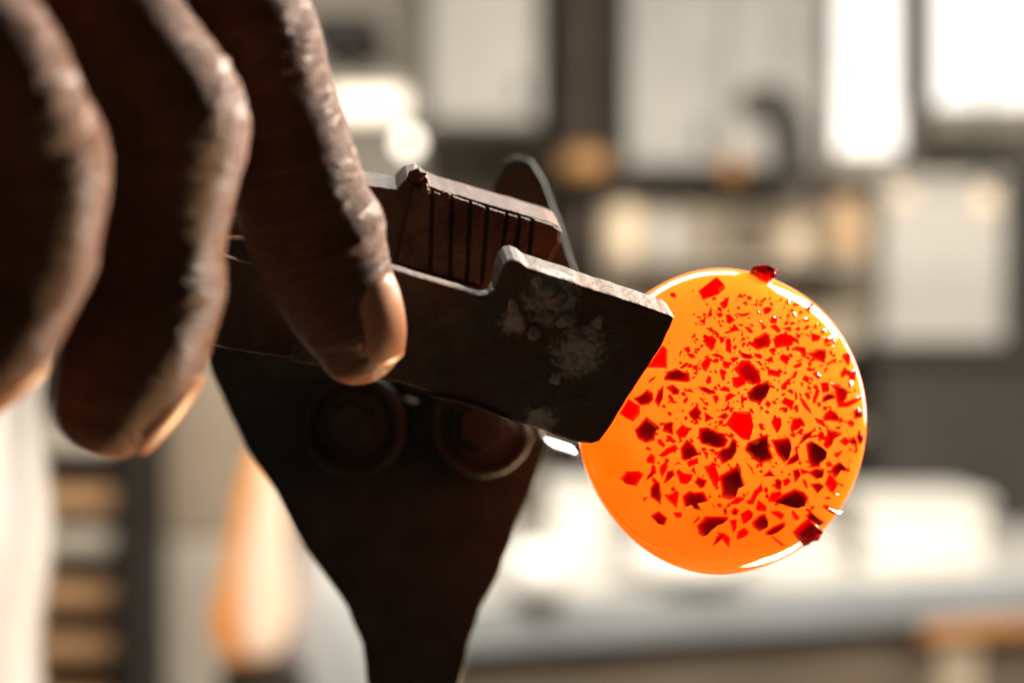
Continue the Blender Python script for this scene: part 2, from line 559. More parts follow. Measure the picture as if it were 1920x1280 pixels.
lamp('round_glow', 'small bright round bulb glowing beside the index finger', 765, 268, 17, 2.0, (1.0, 0.93, 0.78), 4.6)
lamp('round_glow', 'warm highlight on the left corner of the pale box, built as a dim glowing ball', 1692, 378, 26, 2.1, (1.0, 0.85, 0.66), 0.22)  # highlight on the box corner, put in as a glowing ball
lamp('round_glow', 'warm highlight on the right corner of the pale box, built as a dim glowing ball', 1846, 386, 30, 2.1, (1.0, 0.82, 0.60), 0.3)  # second corner highlight, also put in as a glowing ball
t = empty('strip_lamp', B(690, 195, 2.4))
bgbox('diffuser', t, 612, 168, 770, 218, 2.4, 0.06, plain('glowing_diffuser', (0.9, 0.85, 0.75), 0.4, 0.02, 5, emit=(1.0, 0.86, 0.66), estr=1.0), 0.01)
bgbox('housing', t, 606, 150, 776, 167, 2.39, 0.08, m_grey, 0.003)
tag(t, 'soft cream strip lamp above the round bulb', 'lamp')
t = empty('extractor_box', B(640, 85, 2.7))
bgbox('body', t, 575, 18, 705, 82, 2.7, 0.25, m_dark, 0.01)
bgbox('bracket', t, 630, 83, 650, 130, 2.75, 0.1, m_dark, 0.003)
tag(t, 'dark box near the top left beside the fingers', 'box')
t = empty('grey_cupboard', B(700, 480, 3.1))
bgbox('carcass', t, 560, -250, 795, 640, 3.3, 0.28, m_grey, zlo=0)
for y in (-240, 250):
    bgbox('door', t, 566, y, 789, y + 470, 3.28, 0.019, m_grey)
tag(t, 'tall warm grey cupboard behind the round bulb', 'cupboard')

# right: pale box on a dark counter
t = empty('dark_counter', (B(1800, 640, 2.3).x, 2.3, 0))
bgbox('cabinet', t, 1648, 668, 2060, 900, 2.3, 0.5, m_dark, zlo=0)
bgbox('counter_top', t, 1630, 640, 2080, 667.5, 2.27, 0.56, m_dark)
tag(t, 'dark charcoal counter right of the glowing glass', 'counter')
t = empty('pale_box', B(1770, 640, 2.45))
bgbox('body', t, 1655, 352, 1884, 639.5, 2.45, 0.3, m_pale)
bgbox('lid', t, 1650, 330, 1889, 351.5, 2.44, 0.32, m_pale)
tag(t, 'pale grey box standing on the dark counter', 'box')
t = empty('dark_cabinet', B(1960, 640, 2.5))
bgbox('body', t, 1897, 300, 2080, 639.5, 2.5, 0.3, m_dark)
tag(t, 'dark cabinet at the right edge beside the pale box', 'cabinet')
t = empty('mid_shelving', (B(1380, 480, 2.5).x, 2.2, 0))
m_mid = plain('tan_board', (0.44, 0.375, 0.28), 0.7, 0.35, 4)
bgbox('back_panel', t, 1130, 352, 1645, 640, 2.55, 0.03, m_mid, zlo=0)
for y in (486, 640, 800):
    bgbox('shelf_board', t, 1132, y, 1643, y + 12, 2.36, 0.189, m_grey, 0.003)
tag(t, 'tan shelving behind the glowing glass', 'shelves')
m_cream = plain('cream_card', (0.62, 0.50, 0.36), 0.7, 0.15, 12)
m_ctan = plain('tan_card', (0.42, 0.29, 0.17), 0.7, 0.2, 12)
m_umber = plain('umber_tin', (0.10, 0.075, 0.05), 0.5, 0.3, 12)
def jar(label, px, w, y0, y1, Z, mat, cat='jar'):
    base = B(px, y1, Z)
    h = (B(px, y0, Z) - base).length
    r = w * KPX * Z / D / 2
    t = empty('storage_jar', base)
    link('body', revolve_mesh('body', [(0, 0.0004), (r * .9, 0.0004), (r, h * .06), (r, h * .72), (r * .7, h * .85), (r * .7, h * .9), (0, h * .9)], 28), mat, t, True)
    link('lid', revolve_mesh('lid', [(0, h * .901), (r * .78, h * .901), (r * .78, h), (0, h)], 28), m_umber, t)
    return tag(t, label, cat, 'jars on the tan shelving')
jar('tall cream jar at the left end of the tan shelving', 1172, 66, 375, 485.5, 2.40, m_cream)
jar('grey jar beside the tall cream jar on the tan shelving', 1252, 70, 395, 485.5, 2.42, m_pale)
jar('dark umber jar left of the small cream jars on the shelving', 1402, 80, 400, 485.5, 2.40, m_umber)
jar('small cream jar in the middle of the tan shelving', 1488, 64, 410, 485.5, 2.42, m_cream)
jar('tan jar below the narrow white upright on the shelving', 1588, 84, 362, 485.5, 2.40, m_ctan)

# bent stove pipe in front of the wide cabinet
pts_ = catmull([(*B(1405, 205, 2.3), 0), (*B(1440, 192, 2.3), 0), (*B(1468, 215, 2.3), 0), (*B(1478, 265, 2.3), 0), (*B(1486, 330, 2.3), 0), (*B(1500, 352, 2.3), 0)], 8)
t = empty('bent_pipe', B(1490, 352, 2.3))
bm = bmesh.new()
tube_bm(bm, [Vector(r[:3]) for r in pts_], [0.026] * len(pts_), nseg=20)
part('pipe', bm_to_mesh(bm, 'pipe'), m_dark, t, True)
bm = bmesh.new()
tube_bm(bm, [B(1402, 208, 2.3), B(1394, 214, 2.3)], [0.024, 0.024], nseg=20)
part('collar', bm_to_mesh(bm, 'collar'), m_umber, t, True)
part('wall_mount', box_mesh('wall_mount', tuple(B(1470, 372, 2.29)), tuple(B(1530, 353, 2.29) + Vector((0, 0.1, 0))), 0.003), m_umber, t)
tag(t, 'dark bent pipe in front of the wide grey cabinet', 'pipe')

# workbench
ZB = EYE - 0.2475
t = empty('workbench', (0.45, 1.7, 0))
bx0, bx1 = -0.16, 1.6
def rot_box(name, lo, hi, mat, bev=0.004):
    me = box_mesh(name, lo, hi, bev)
    me.transform(Matrix.Translation((bx0, 1.31, 0)) @ Matrix.Rotation(math.radians(20), 4, 'Z'))
    return part(name, me, mat, t)
rot_box('bench_top', (0, 0.012, ZB - 0.022), (1.7, 0.75, ZB), m_bench)
rot_box('front_rail', (0, -0.002, ZB - 0.044), (1.7, 0.0115, ZB - 0.001), m_rail, 0.003)
m_legt = plain('pale_pine', (0.40, 0.33, 0.23), 0.6, 0.2, 14)
rot_box('corner_block', (0.625, -0.001, ZB - 0.064), (0.95, 0.0125, ZB - 0.0445), plain('orange_pine', (0.42, 0.19, 0.06), 0.6, 0.2, 14), 0.003)
for lx in (0.02, 0.655, 1.35):
    for ly in (0.013, 0.66):
        rot_box('leg', (lx, ly, 0), (lx + 0.05, ly + 0.05, ZB - 0.0225), m_legt)
m_under_rail = plain('dull_brown_panel', (0.13, 0.10, 0.07), 0.7, 0.3, 7)
rot_box('under_rail_panel', (0.0705, 0.03, ZB - 0.19), (0.6545, 0.05, ZB - 0.0225), m_under_rail)  # panels added to catch light where the bench underside went black
rot_box('under_rail_panel', (0.7055, 0.03, ZB - 0.19), (1.3495, 0.05, ZB - 0.0225), m_under_rail)
rot_box('lower_shelf', (0.075, 0.1, 0.42), (1.34, 0.65, 0.45), m_tan)
rot_box('back_board', (0.02, 0.72, 0.451), (1.6, 0.74, ZB - 0.0225), m_tan)
tag(t, 'pale metal topped workbench with pine legs under the glass', 'workbench')

def on_bench(name, label, cat, px, w_px, h_px, Z, depth, mat, lid=False):
    c = B(px, 640, Z)
    s = KPX * Z / D
    t = empty(name, (c.x, c.y, ZB))
    w, h = w_px * s, h_px * s
    me = box_mesh('body', (c.x - w / 2, c.y, ZB + 0.0005), (c.x + w / 2, c.y + depth, ZB + h), 0.008)
    part('body', me, mat, t)
    me = box_mesh('lid', (c.x - w / 2 - 0.004, c.y - 0.004, ZB + h + 0.0005), (c.x + w / 2 + 0.004, c.y + depth + 0.004, ZB + h + 0.012), 0.004)
    part('lid', me, mat, t)
    return tag(t, label, cat)
on_bench('white_carton', 'bright white carton on the bench at the right', 'box', 1738, 235, 115, 1.85, 0.16, m_paper)
on_bench('low_carton', 'low white tray on the bench below the glass', 'tray', 1500, 160, 40, 1.85, 0.2, m_paper)
on_bench('cream_carton', 'cream box on the bench beside the stand', 'box', 1085, 110, 140, 1.85, 0.12, m_paper)
def bowl(label, px, Z, r, h):
    c = B(px, 640, Z)
    t = empty('white_bowl', (c.x, c.y, ZB + 0.0005))
    link('bowl', revolve_mesh('bowl', [(0, 0), (r * 0.5, 0), (r * 0.75, h * 0.3), (r, h), (r * 0.93, h), (r * 0.68, h * 0.35), (r * 0.4, h * 0.12), (0, h * 0.1)], 40), m_white, t, True)
    link('foot', revolve_mesh('foot', [(0, 0.0), (r * 0.5, 0), (r * 0.5, h * 0.05), (0, h * 0.05)], 40), m_white, t)
    return tag(t, label, 'bowl', 'white bowls on the bench')
bowl('white bowl on the bench nearest the dark stand', 1010, 1.62, 0.035, 0.05)
bowl('wide white bowl on the bench under the glowing glass', 1290, 1.72, 0.07, 0.035)

# lower left: shelving, grey panel, orange lamp, pale sack, white cloth
t = empty('shelf_unit', (B(150, 640, 1.5).x, 1.25, 0))
for i, (y, mt) in enumerate(((770, m_tan), (880, m_tan), (960, m_grey), (1060, m_tan), (1160, m_tan), (1270, m_tan), (1390, m_tan))):
    bgbox('shelf_board', t, -120, y + 35, 212, y + 80, 1.5, 0.3, (m_grey if i in (0, 2) else m_tan), 0.004)
bgbox('upright', t, 213, 560, 262, 900, 1.48, 0.34, m_black, 0.004, zlo=0)
bgbox('upright', t, -150, 560, -121, 900, 1.48, 0.34, m_black, 0.004, zlo=0)
bgbox('back_panel', t, -120, 560, 212, 900, 1.81, 0.02, m_brown, 0.002, zlo=0)
tag(t, 'brown shelf unit with dark upright behind the fingertips', 'shelves')
t = empty('grey_board', (B(340, 640, 1.55).x, 1.3, 0))
m_gb = plain('warm_grey_board', (0.20, 0.16, 0.115), 0.8, 0.15, 4)
bgbox('panel', t, 268, 480, 470, 1010, 1.6, 0.03, m_gb)
bgbox('kick_panel', t, 268, 1011, 560, 1300, 1.6, 0.03, m_grey, zlo=0)
bgbox('side_panel', t, 471, 480, 640, 1010, 1.6, 0.03, m_gb)
tag(t, 'warm grey board behind the middle fingertip', 'board')

c = B(492, 1245, 1.15)
s = KPX * 1.15 / D
t = empty('orange_lamp', c)
def lean(me, dx0, y0, sh, h):
    for v in me.vertices:
        f = 1 - v.co.z / h
        wv = 1 + 0.16 * noise.noise(Vector((v.co.x * 60, v.co.y * 60, v.co.z * 38 + dx0)))
        v.co = Vector((v.co.x * wv + (dx0 - sh * f) * s, v.co.y * wv + y0, v.co.z))
    return me
me = revolve_mesh('shade', [(0, 0), (40 * s, 6 * s), (64 * s, 40 * s), (70 * s, 90 * s)] + [(r_ * s, z_ * s) for r_, z_ in ((66, 130), (56, 190), (46, 250), (36, 310), (26, 370), (16, 410), (0, 420))], 40)
link('shade', lean(me, -8, 0.02, 26, 420 * s), plain('amber_glow', (0.4, 0.16, 0.04), 0.5, 0.3, 22, emit=(1.0, 0.33, 0.05), estr=0.72), t, True)
me = revolve_mesh('tube', [(0, 30 * s), (26 * s, 36 * s), (42 * s, 80 * s)] + [(r_ * s, z_ * s) for r_, z_ in ((46, 140), (42, 210), (35, 280), (26, 340), (14, 390), (0, 400))], 32)
link('tube', lean(me, 28, -0.03, 16, 400 * s), plain('peach_glow', (0.4, 0.3, 0.2), 0.5, 0.3, 22, emit=(1.0, 0.72, 0.5), estr=0.85), t, True)
link('base', revolve_mesh('base', [(0, -0.02), (80 * s, -0.02), (80 * s, -0.001), (0, -0.001)], 32), m_dark, t)
link('foot_post', box_mesh('foot_post', (-0.012, -0.012, -c.z), (0.012, 0.012, -0.0205)), m_dark, t)
tag(t, 'glowing orange and peach lamp left of the dark stand', 'lamp')

c = B(628, 1300, 1.2)
t = empty('pale_sack', (c.x, c.y, 0))
bm = bmesh.new()
bmesh.ops.create_icosphere(bm, subdivisions=4, radius=1.0)
for v in bm.verts:
    p = v.co.copy()
    k = 1 + 0.08 * noise.noise(p * 2.1)
    v.co = Vector((p.x * 0.046 * k, p.y * 0.05 * k, p.z * 0.105 * k)) + Vector((c.x, c.y, c.z + 0.005))
me = bm_to_mesh(bm, 'sack')
part('sack', me, plain('pale_blue_canvas', (0.42, 0.44, 0.44), 0.8, 0.1, 10), t, True)
part('stool', box_mesh('stool', (c.x - 0.06, c.y - 0.05, 0), (c.x + 0.06, c.y + 0.05, c.z - 0.095), 0.004), m_dark, t)
tag(t, 'pale blue grey sack left of the dark stand at the bottom', 'sack')

# white cloth (apron) hanging at the left
bm = bmesh.new()
g = []
nx, nz = 40, 24
for i in range(nx + 1):
    row = []
    for j in range(nz + 1):
        u = i / nx
        a = B(-320 + u * 404, 430 + j * 50, 0.56)
        fold = 0.005 * math.sin(u * 15 + 0.4 * math.sin(j * 0.3)) + 0.002 * math.sin(u * 37 + j * 0.2)
        row.append(bm.verts.new((a.x + 0.002 * math.sin(j * 0.7), a.y + fold + 1.0 * (a.x - B(84, 640, 0.56).x), a.z)))
    g.append(row)
for i in range(nx):
    for j in range(nz):
        bm.faces.new((g[i][j], g[i + 1][j], g[i + 1][j + 1], g[i][j + 1]))
r = bmesh.ops.solidify(bm, geom=list(bm.faces), thickness=0.0015)
me = bm_to_mesh(bm, 'apron')
o = link('apron', me, plain('white_cotton', (0.58, 0.59, 0.59), 0.9, 0.04, 30), None, True)
tag(o, 'white cloth apron hanging at the lower left edge', 'apron')

# ------------------------------------------------------------------ pipe stand (dark yoke with two rollers)
DY = 62
yk = empty('pipe_stand', (P(772, 1280, DY).x, (DY + 4) / 1000, 0))
right = [(772, 756), (812, 738), (850, 690), (880, 600), (905, 470), (925, 350), (944, 303), (966, 291), (997, 299), (1022, 338),
         (1052, 420), (1080, 510), (1092, 600), (1078, 720), (1046, 800), (1022, 850), (996, 920), (966, 990), (934, 1078), (902, 1140), (880, 1205), (862, 1285)]
left = [(688, 1285), (678, 1205), (650, 1137), (572, 1027), (516, 922), (462, 842), (430, 775), (395, 700), (372, 620), (374, 520), (402, 420), (440, 330),
        (468, 292), (496, 284), (520, 300), (545, 350), (585, 470), (640, 600), (690, 690), (732, 738)]
pts = [P(x, y, DY) for x, y in right + left]
part('plate', slab_mesh('plate', pts, Vector((0, 0.008, 0)), 0.0008, 2, 0.0003, 0.003), M['yoke'], yk)
a = P(689, 1290, DY); b = P(861, 1290, DY)
part('post', box_mesh('post', (a.x, 0.0625, 0.02), (b.x, 0.0695, a.z), 0.001), M['yoke'], yk)
part('foot', box_mesh('foot', (a.x - 0.1, -0.05, 0.0), (b.x + 0.1, 0.18, 0.0195), 0.003), M['yoke'], yk)
for rx, ry in ((668, 796), (906, 796)):
    c = P(rx, ry, 56)
    q = 1e-3
    me = revolve_mesh('roller', [(0, -6 * q), (8.7 * q, -6 * q), (9.2 * q, -5.5 * q), (9.2 * q, 5.3 * q), (8.7 * q, 5.8 * q), (7.6 * q, 5.8 * q), (7.4 * q, 4.6 * q), (6.2 * q, 4.6 * q), (6.0 * q, 5.6 * q), (0, 5.6 * q)], 48)
    me.transform(Matrix.Translation(c) @ Matrix.Rotation(math.radians(90), 4, 'X'))
    ro = part('roller', me, M['roller'], yk)
    bm = bmesh.new()
    bmesh.ops.create_cone(bm, cap_ends=True, segments=6, radius1=4.6 * q, radius2=4.3 * q, depth=3.5 * q)
    bmesh.ops.bevel(bm, geom=list(bm.edges), offset=0.0003, segments=2, affect='EDGES')
    me = bm_to_mesh(bm, 'bolt_head')
    me.transform(Matrix.Translation(c + Vector((0, -7.2 * q, 0))) @ Matrix.Rotation(math.radians(90), 4, 'X'))
    bh = part('bolt_head', me, M['roller'], yk)
    bh.parent = ro
tag(yk, 'dark Y-shaped steel pipe stand with two rollers behind the pliers', 'pipe stand')

# ------------------------------------------------------------------ hot glass gather with red chips
C = P(1364, 789, 22)
ax = Vector((math.sin(math.radians(19)), -math.cos(math.radians(19)), 0.02)).normalized()
q = 1e-3
prof = [(11.0, -19.0), (15.0, -15.5), (18.6, -11.0), (21.0, -6.0), (21.95, -1.5), (21.7, 1.6), (20.6, 4.4), (18.6, 6.8), (15.6, 8.9), (11.8, 10.5), (7.6, 11.5), (3.8, 12.0)]
pr = catmull(prof, 5)
gl = empty('glass_gather', C)
GS = 1.10
rows = [(0.0, -19.0 * q)] + [(r * q * GS, z * q) for r, z in pr] + [(0.0, 12.15 * q)]
me = revolve_mesh('hot_glass', rows, 128)
rotm = ax.to_track_quat('Z', 'Y').to_matrix().to_4x4()
for v in me.vertices:                       # hand-made: slightly out of round
    n_ = v.co.normalized()
    v.co = v.co * (1 + 0.018 * noise.noise(n_ * 1.4 + Vector((3, 1, 7))))
me.transform(rotm)
hot = link('hot_glass', me, M['hot'], gl, True)
tag(gl, 'glowing orange molten glass disc sprinkled with red glass chips', 'molten glass')

bmw = bmesh.new()
bmw.from_mesh(me)
bmw.transform(Matrix.Translation(C))
bvh = BVHTree.FromBMesh(bmw)
bmw.free()
EYEP = Vector((0, -D, EYE))

def on_glass(px, py):
    d = (P(px, py, 0) - EYEP).normalized()
    loc, nrm, idx, dist = bvh.ray_cast(EYEP, d)
    return (loc, nrm) if loc is not None else (None, None)

def chip_mesh(outline, th, tone):
    """flake of broken glass: irregular outline, faceted and thicker in the middle"""
    n = len(outline)
    cx = sum(p[0] for p in outline) / n
    cy = sum(p[1] for p in outline) / n
    R = max(math.hypot(x - cx, y - cy) for x, y in outline)
    k = {'b': 0.80, 'm': 0.66, 'd': 0.64}[tone]
    ox, oy = rnd.uniform(-0.08, 0.08) * R, rnd.uniform(-0.08, 0.08) * R
    tx, ty = rnd.uniform(-0.28, 0.28), rnd.uniform(-0.28, 0.28)
    bm = bmesh.new()
    low = [bm.verts.new((x, y, -th * 0.45)) for x, y in outline]
    mid = [bm.verts.new((x, y, th * rnd.uniform(0.03, 0.12))) for x, y in outline]
    top = []
    for x, y in outline:
        kk = k * rnd.uniform(0.88, 1.06)
        xx, yy = cx + (x - cx) * kk + ox, cy + (y - cy) * kk + oy
        top.append(bm.verts.new((xx, yy, th * (0.7 + tx * (xx - cx) / R + ty * (yy - cy) / R))))
    peak = bm.verts.new((cx + ox * 2, cy + oy * 2, th * 0.86))
    for i in range(n):
        j = (i + 1) % n
        bm.faces.new((low[i], low[j], mid[j], mid[i]))
        bm.faces.new((mid[i], mid[j], top[j], top[i]))
        bm.faces.new((top[i], top[j], peak))
    bm.faces.new(list(reversed(low)))
    return bm_to_mesh(bm, 'glass_chip')

def chip_on_surface(poly, hits, cen, th, tone):
    """the same flake, bedded along the curve of the glass"""
    n = len(poly)
    k = {'b': 0.80, 'm': 0.66, 'd': 0.66}[tone]
    ox, oy = rnd.uniform(-2, 2), rnd.uniform(-2, 2)
    cx, cy = cen
    R = max(math.hypot(x - cx, y - cy) for x, y in poly)
    tx, ty = rnd.uniform(-0.3, 0.3), rnd.uniform(-0.3, 0.3)
    bm = bmesh.new()
    low = [bm.verts.new(l - m_ * th * 0.5) for l, m_ in hits]
    mid = [bm.verts.new(l + m_ * th * rnd.uniform(0.02, 0.12)) for l, m_ in hits]
    top = []
    for (x, y), h0 in zip(poly, hits):
        kk = k * rnd.uniform(0.88, 1.06)
        xx, yy = cx + (x - cx) * kk + ox * R * 0.03, cy + (y - cy) * kk + oy * R * 0.03
        l, m_ = on_glass(xx, yy)
        if l is None: l, m_ = h0
        top.append(bm.verts.new(l + m_ * th * (0.7 + tx * (xx - cx) / R + ty * (yy - cy) / R)))
    l, m_ = on_glass(cx, cy)
    peak = bm.verts.new(l + m_ * th * 0.85)
    for i in range(n):
        j = (i + 1) % n
        bm.faces.new((low[i], low[j], mid[j], mid[i]))
        bm.faces.new((mid[i], mid[j], top[j], top[i]))
        bm.faces.new((top[i], top[j], peak))
    bm.faces.new(list(reversed(low)))
    return bm_to_mesh(bm, 'glass_chip')

def outline_for(w, h, n):
    ang = sorted((i + rnd.uniform(-0.32, 0.32)) * 2 * math.pi / n for i in range(n))
    o = []
    for a in ang:
        r = rnd.uniform(0.85, 1.3)
        o.append((math.cos(a) * w * 0.5 * r, math.sin(a) * h * 0.5 * r))
    return o

# outlines of the larger chips, measured on enlarged pieces of the photograph
CH = []
def tile(x0, y0, k, text):
    for row in text.split(';'):
        v = row.split()
        if v:
            q_ = [int(a) for a in v[1:]]
            CH.append((v[0], [(x0 + q_[i] * k, y0 + q_[i + 1] * k) for i in range(0, len(q_), 2)]))
TA = """b 735 190 795 245 790 505 520 495; d 745 620 800 540 910 495 985 530 1085 560 1095 640 1060 690 750 665; b 945 500 1010 440 1085 415 1060 470 990 510;
b 1000 235 1085 200 1105 275 1065 310; b 1040 310 1100 300 1165 330 1115 380; m 1265 75 1390 62 1450 120 1420 230 1380 275 1290 190; b 1565 120 1600 90 1635 110 1640 310 1565 270;
m 1365 315 1450 300 1545 345 1560 390 1400 340; m 1530 390 1640 430 1620 500 1550 510 1520 450; b 1620 365 1730 350 1745 380 1665 435; m 1235 440 1290 375 1375 355 1370 450 1310 550 1260 520;
m 1480 530 1520 520 1560 560 1560 660 1520 670; d 765 750 860 710 960 785 950 850 870 860; d 620 940 660 800 745 715 735 900 675 1030; d 440 850 520 775 605 830 605 920 550 985 440 1000 330 900;
b 150 1100 270 910 430 1000 425 1110 335 1210 260 1180; m 525 710 550 650 650 590 620 650; m 790 860 840 855 885 910 875 975 820 940; b 985 800 1100 765 1160 830;
d 1190 740 1300 745 1450 830 1350 855 1240 800; b 1385 860 1465 850 1475 910 1435 985; m 990 930 1055 870 1075 915 1030 975; d 1065 1090 1180 985 1255 1085 1220 1180 1150 1200 1090 1150;
d 1285 1070 1420 1170 1290 1220; d 1450 1150 1560 1080 1620 1130 1560 1190; b 1500 770 1550 730 1625 775 1570 815 1505 800; b 1560 870 1620 820 1720 850 1560 960; m 1295 680 1330 590 1375 610 1380 690 1330 720;
b 1650 620 1790 600 1830 720 1720 770 1660 740; m 1205 880 1250 890 1310 980 1290 990; b 970 1060 1020 1045 1000 1100; b 1130 460 1200 450 1200 510 1125 530; b 1540 1040 1600 985 1640 1030 1560 1080;
b 1110 625 1190 590 1130 650; m 1765 870 1800 830 1815 960 1775 1010; b 1465 70 1550 90 1550 150 1500 175"""
TB = """d 355 185 510 0 660 110 700 160 650 200 620 330 500 355 400 300; d 745 90 840 65 880 85 870 150 875 255 725 200; m 890 210 990 105 1075 150 1085 215 1030 290 940 290; m 650 310 700 300 775 385 740 420 670 370;
m 775 250 830 255 920 335 870 365 780 310; b 665 520 780 420 900 370 945 430 720 550; d 965 420 1050 300 1150 390 1225 515 1020 600 970 560; b 1045 600 1200 545 1205 630 1070 680;
d 1210 155 1330 140 1540 235 1600 320 1560 410 1450 430 1240 370 1200 290; d 1430 480 1600 400 1660 280 1725 330 1720 470 1650 580 1520 640; m 1255 455 1340 480 1325 590; m 505 570 570 490 630 530 625 635 520 620;
m 165 830 250 730 420 725 480 770 385 930 240 900; d 500 840 600 680 655 745 530 850; m 690 670 790 570 800 680 720 830 685 740; d 735 895 790 730 870 710 895 775 800 870;
b 905 735 945 700 1010 755 1135 770 1120 840 1060 900 960 900; d 1150 880 1195 800 1325 850 1290 940 1230 970; b 1275 670 1415 620 1470 780 1440 940 1410 940;
d 1480 790 1700 660 1720 610 1770 680 1785 790 1825 910 1740 960 1700 1090 1600 1105 1515 1080 1510 970; d 560 960 630 840 690 880 720 1060 705 1180 565 1070; m 740 1040 830 1035 900 990 945 1000 940 1110 915 1225 800 1120;
d 990 1060 1090 985 1140 1010 1280 1000 1340 1120 1200 1150 1250 1260 1150 1240 1080 1160 1020 1210; m 1590 1180 1720 1070 1825 1080 1720 1170; b 830 960 870 925 910 980 850 1000; b 870 660 930 600 990 640 930 625;
b 1330 440 1400 425 1440 460 1390 490; b 1445 1170 1500 1150 1525 1195 1470 1215; b 1580 270 1640 210 1690 250 1640 300"""
TC = """m 190 190 240 100 390 15 450 50 470 150 440 220 280 260; b 485 110 560 50 700 75 800 140 740 200 520 240; d 20 275 160 320 250 350 190 385 90 370; m 225 300 310 305 360 350 330 385 250 350; m 360 395 480 335 505 430;
m 575 340 620 305 710 350 680 465 600 400; b 730 260 800 200 920 220 930 370 880 350 850 280; m 945 310 1080 240 1190 240 1195 350 1180 440 1060 380; b 990 30 1110 80 1100 140 1010 150; b 1165 190 1180 100 1280 60 1285 110;
b 1200 440 1300 375 1335 390 1210 465; b 1410 350 1430 300 1510 320 1495 470; b 1590 510 1590 470 1660 480 1735 450 1720 560 1610 560; m 760 460 870 410 880 470 775 510; b 415 510 600 550 585 620 420 595;
m 745 600 780 540 825 530 780 635; m 590 740 640 680 680 690 665 790 610 790; m 670 800 710 770 770 810 750 855; b 875 650 910 590 970 620 950 700; b 1010 570 1060 540 1140 610 1090 650; b 1120 690 1210 680 1225 820 1150 830;
m 1245 695 1370 705 1480 790 1450 920 1380 1010 1340 960 1320 800; d 1140 960 1150 880 1230 830 1320 850 1300 910; b 1370 1020 1500 930 1700 840 1720 870 1600 960 1480 1020; m 1170 1110 1250 1040 1340 1090 1400 1220 1180 1200;
b 1040 1150 1170 1190 1130 1260 1070 1220; d 1560 1050 1670 1060 1650 1170 1570 1170; b 590 960 650 880 780 930 730 1070 690 1010; d 610 1020 690 1010 680 1090 620 1090; m 840 900 880 890 1000 1060 1010 1120 900 1020;
b 1390 560 1440 480 1480 560 1400 630; b 1500 610 1560 600 1585 650 1530 690; b 1020 900 1070 750 1110 780 1060 920 1020 960; m 900 830 960 815 990 900 960 930; b 780 980 820 990 820 1090 790 1090;
m -20 520 60 390 180 390 320 540 340 680 230 725 85 675; d 140 820 250 725 430 655 465 745 405 890 320 975 180 940; b -140 1240 -35 1070 180 1070 230 1280 180 1460 70 1440; b 430 250 490 220 540 260 480 320; b 1500 690 1535 700 1520 770 1490 730"""
TD = """m 465 80 500 0 600 20 600 120 540 230; m 720 160 750 30 860 10 915 75 830 180 730 215; d 760 265 870 150 910 190; d 815 400 900 240 1060 160 980 270; b 1060 260 1140 190 1165 240 1140 320;
m 1200 160 1400 215 1270 280 1240 420 1200 440 1155 380 1210 250; d 110 450 150 350 420 230 440 400 495 560 430 600 330 635 250 590; d 290 110 330 80 390 190 320 180; d 460 310 690 275 735 330 740 420 680 590 640 620 540 500;
d 655 660 700 570 820 465 850 580 760 640; d 925 365 1000 325 1100 370 1185 450 1180 580 1100 670 1000 690 960 600; m 1370 330 1450 270 1510 330 1450 400; d 1500 350 1560 260 1600 330 1590 420; d 1600 280 1640 170 1690 280 1640 380;
b 1290 500 1420 450 1330 550; d 345 800 450 710 530 800; d 750 720 830 690 860 770 780 890; b 850 690 1000 740 870 780; d 950 750 1050 690 1165 700 1140 820 1060 840; d 1240 740 1290 660 1380 600 1460 680 1450 740 1370 700 1310 830;
b 1180 900 1240 760 1300 830 1330 880 1250 1010; d 980 900 1110 880 1165 910 1080 1030; d 515 840 560 825 600 850 595 990 520 970; b 610 850 700 810 720 860 640 930; d 885 870 920 840 960 970 930 960;
d 470 1130 620 1040 780 960 900 1000 970 1080 950 1180 800 1225 680 1210; b 420 1140 470 1010 600 990 610 1030; m 150 1170 250 970 350 960 270 1050 200 1180; b 260 1240 290 1100 400 1190 390 1270; m 1110 1180 1170 1160 1380 1260 1340 1290 1200 1240;
b 250 690 300 610 300 690; b 450 640 520 670 500 690; m 120 600 150 620 250 780 230 770; m 1465 90 1520 40 1580 90 1540 150"""
TE = """b 205 330 440 165 475 160 570 290 480 370 270 450; b 875 120 920 45 1090 20 1250 80 1235 150 1110 280 1000 260; b 485 490 625 385 590 545 540 570; b 320 680 375 520 395 660; b 715 410 765 355 810 420; b 790 490 850 465 860 525;
b 710 620 760 640 900 610 860 660 770 670; m 1065 560 1110 535 1200 560 1160 620 1080 640; b 570 640 620 640 700 720 620 770 580 740; b 600 890 680 760 760 860 700 860; m 1150 720 1200 640 1255 660 1250 760 1180 760;
b 1150 790 1230 770 1300 870 1270 890; b 1315 820 1430 800 1440 870; b 945 500 1000 480 980 540; m 1660 520 1740 450 1770 460 1710 590; b 440 640 510 610 540 650 500 690; b 815 800 880 810 950 880 890 890; b 410 850 440 850 460 900 430 910;
b 660 1070 700 1040 720 1080 690 1120; b 890 760 940 780 930 815; b 1370 460 1410 450 1420 500 1380 500; b 1420 750 1480 730 1490 770 1440 780; b 1000 500 1070 500 1040 540; b 710 540 770 535 750 590; b 1380 640 1430 650 1400 700; b 660 990 710 920 700 970 670 1010"""
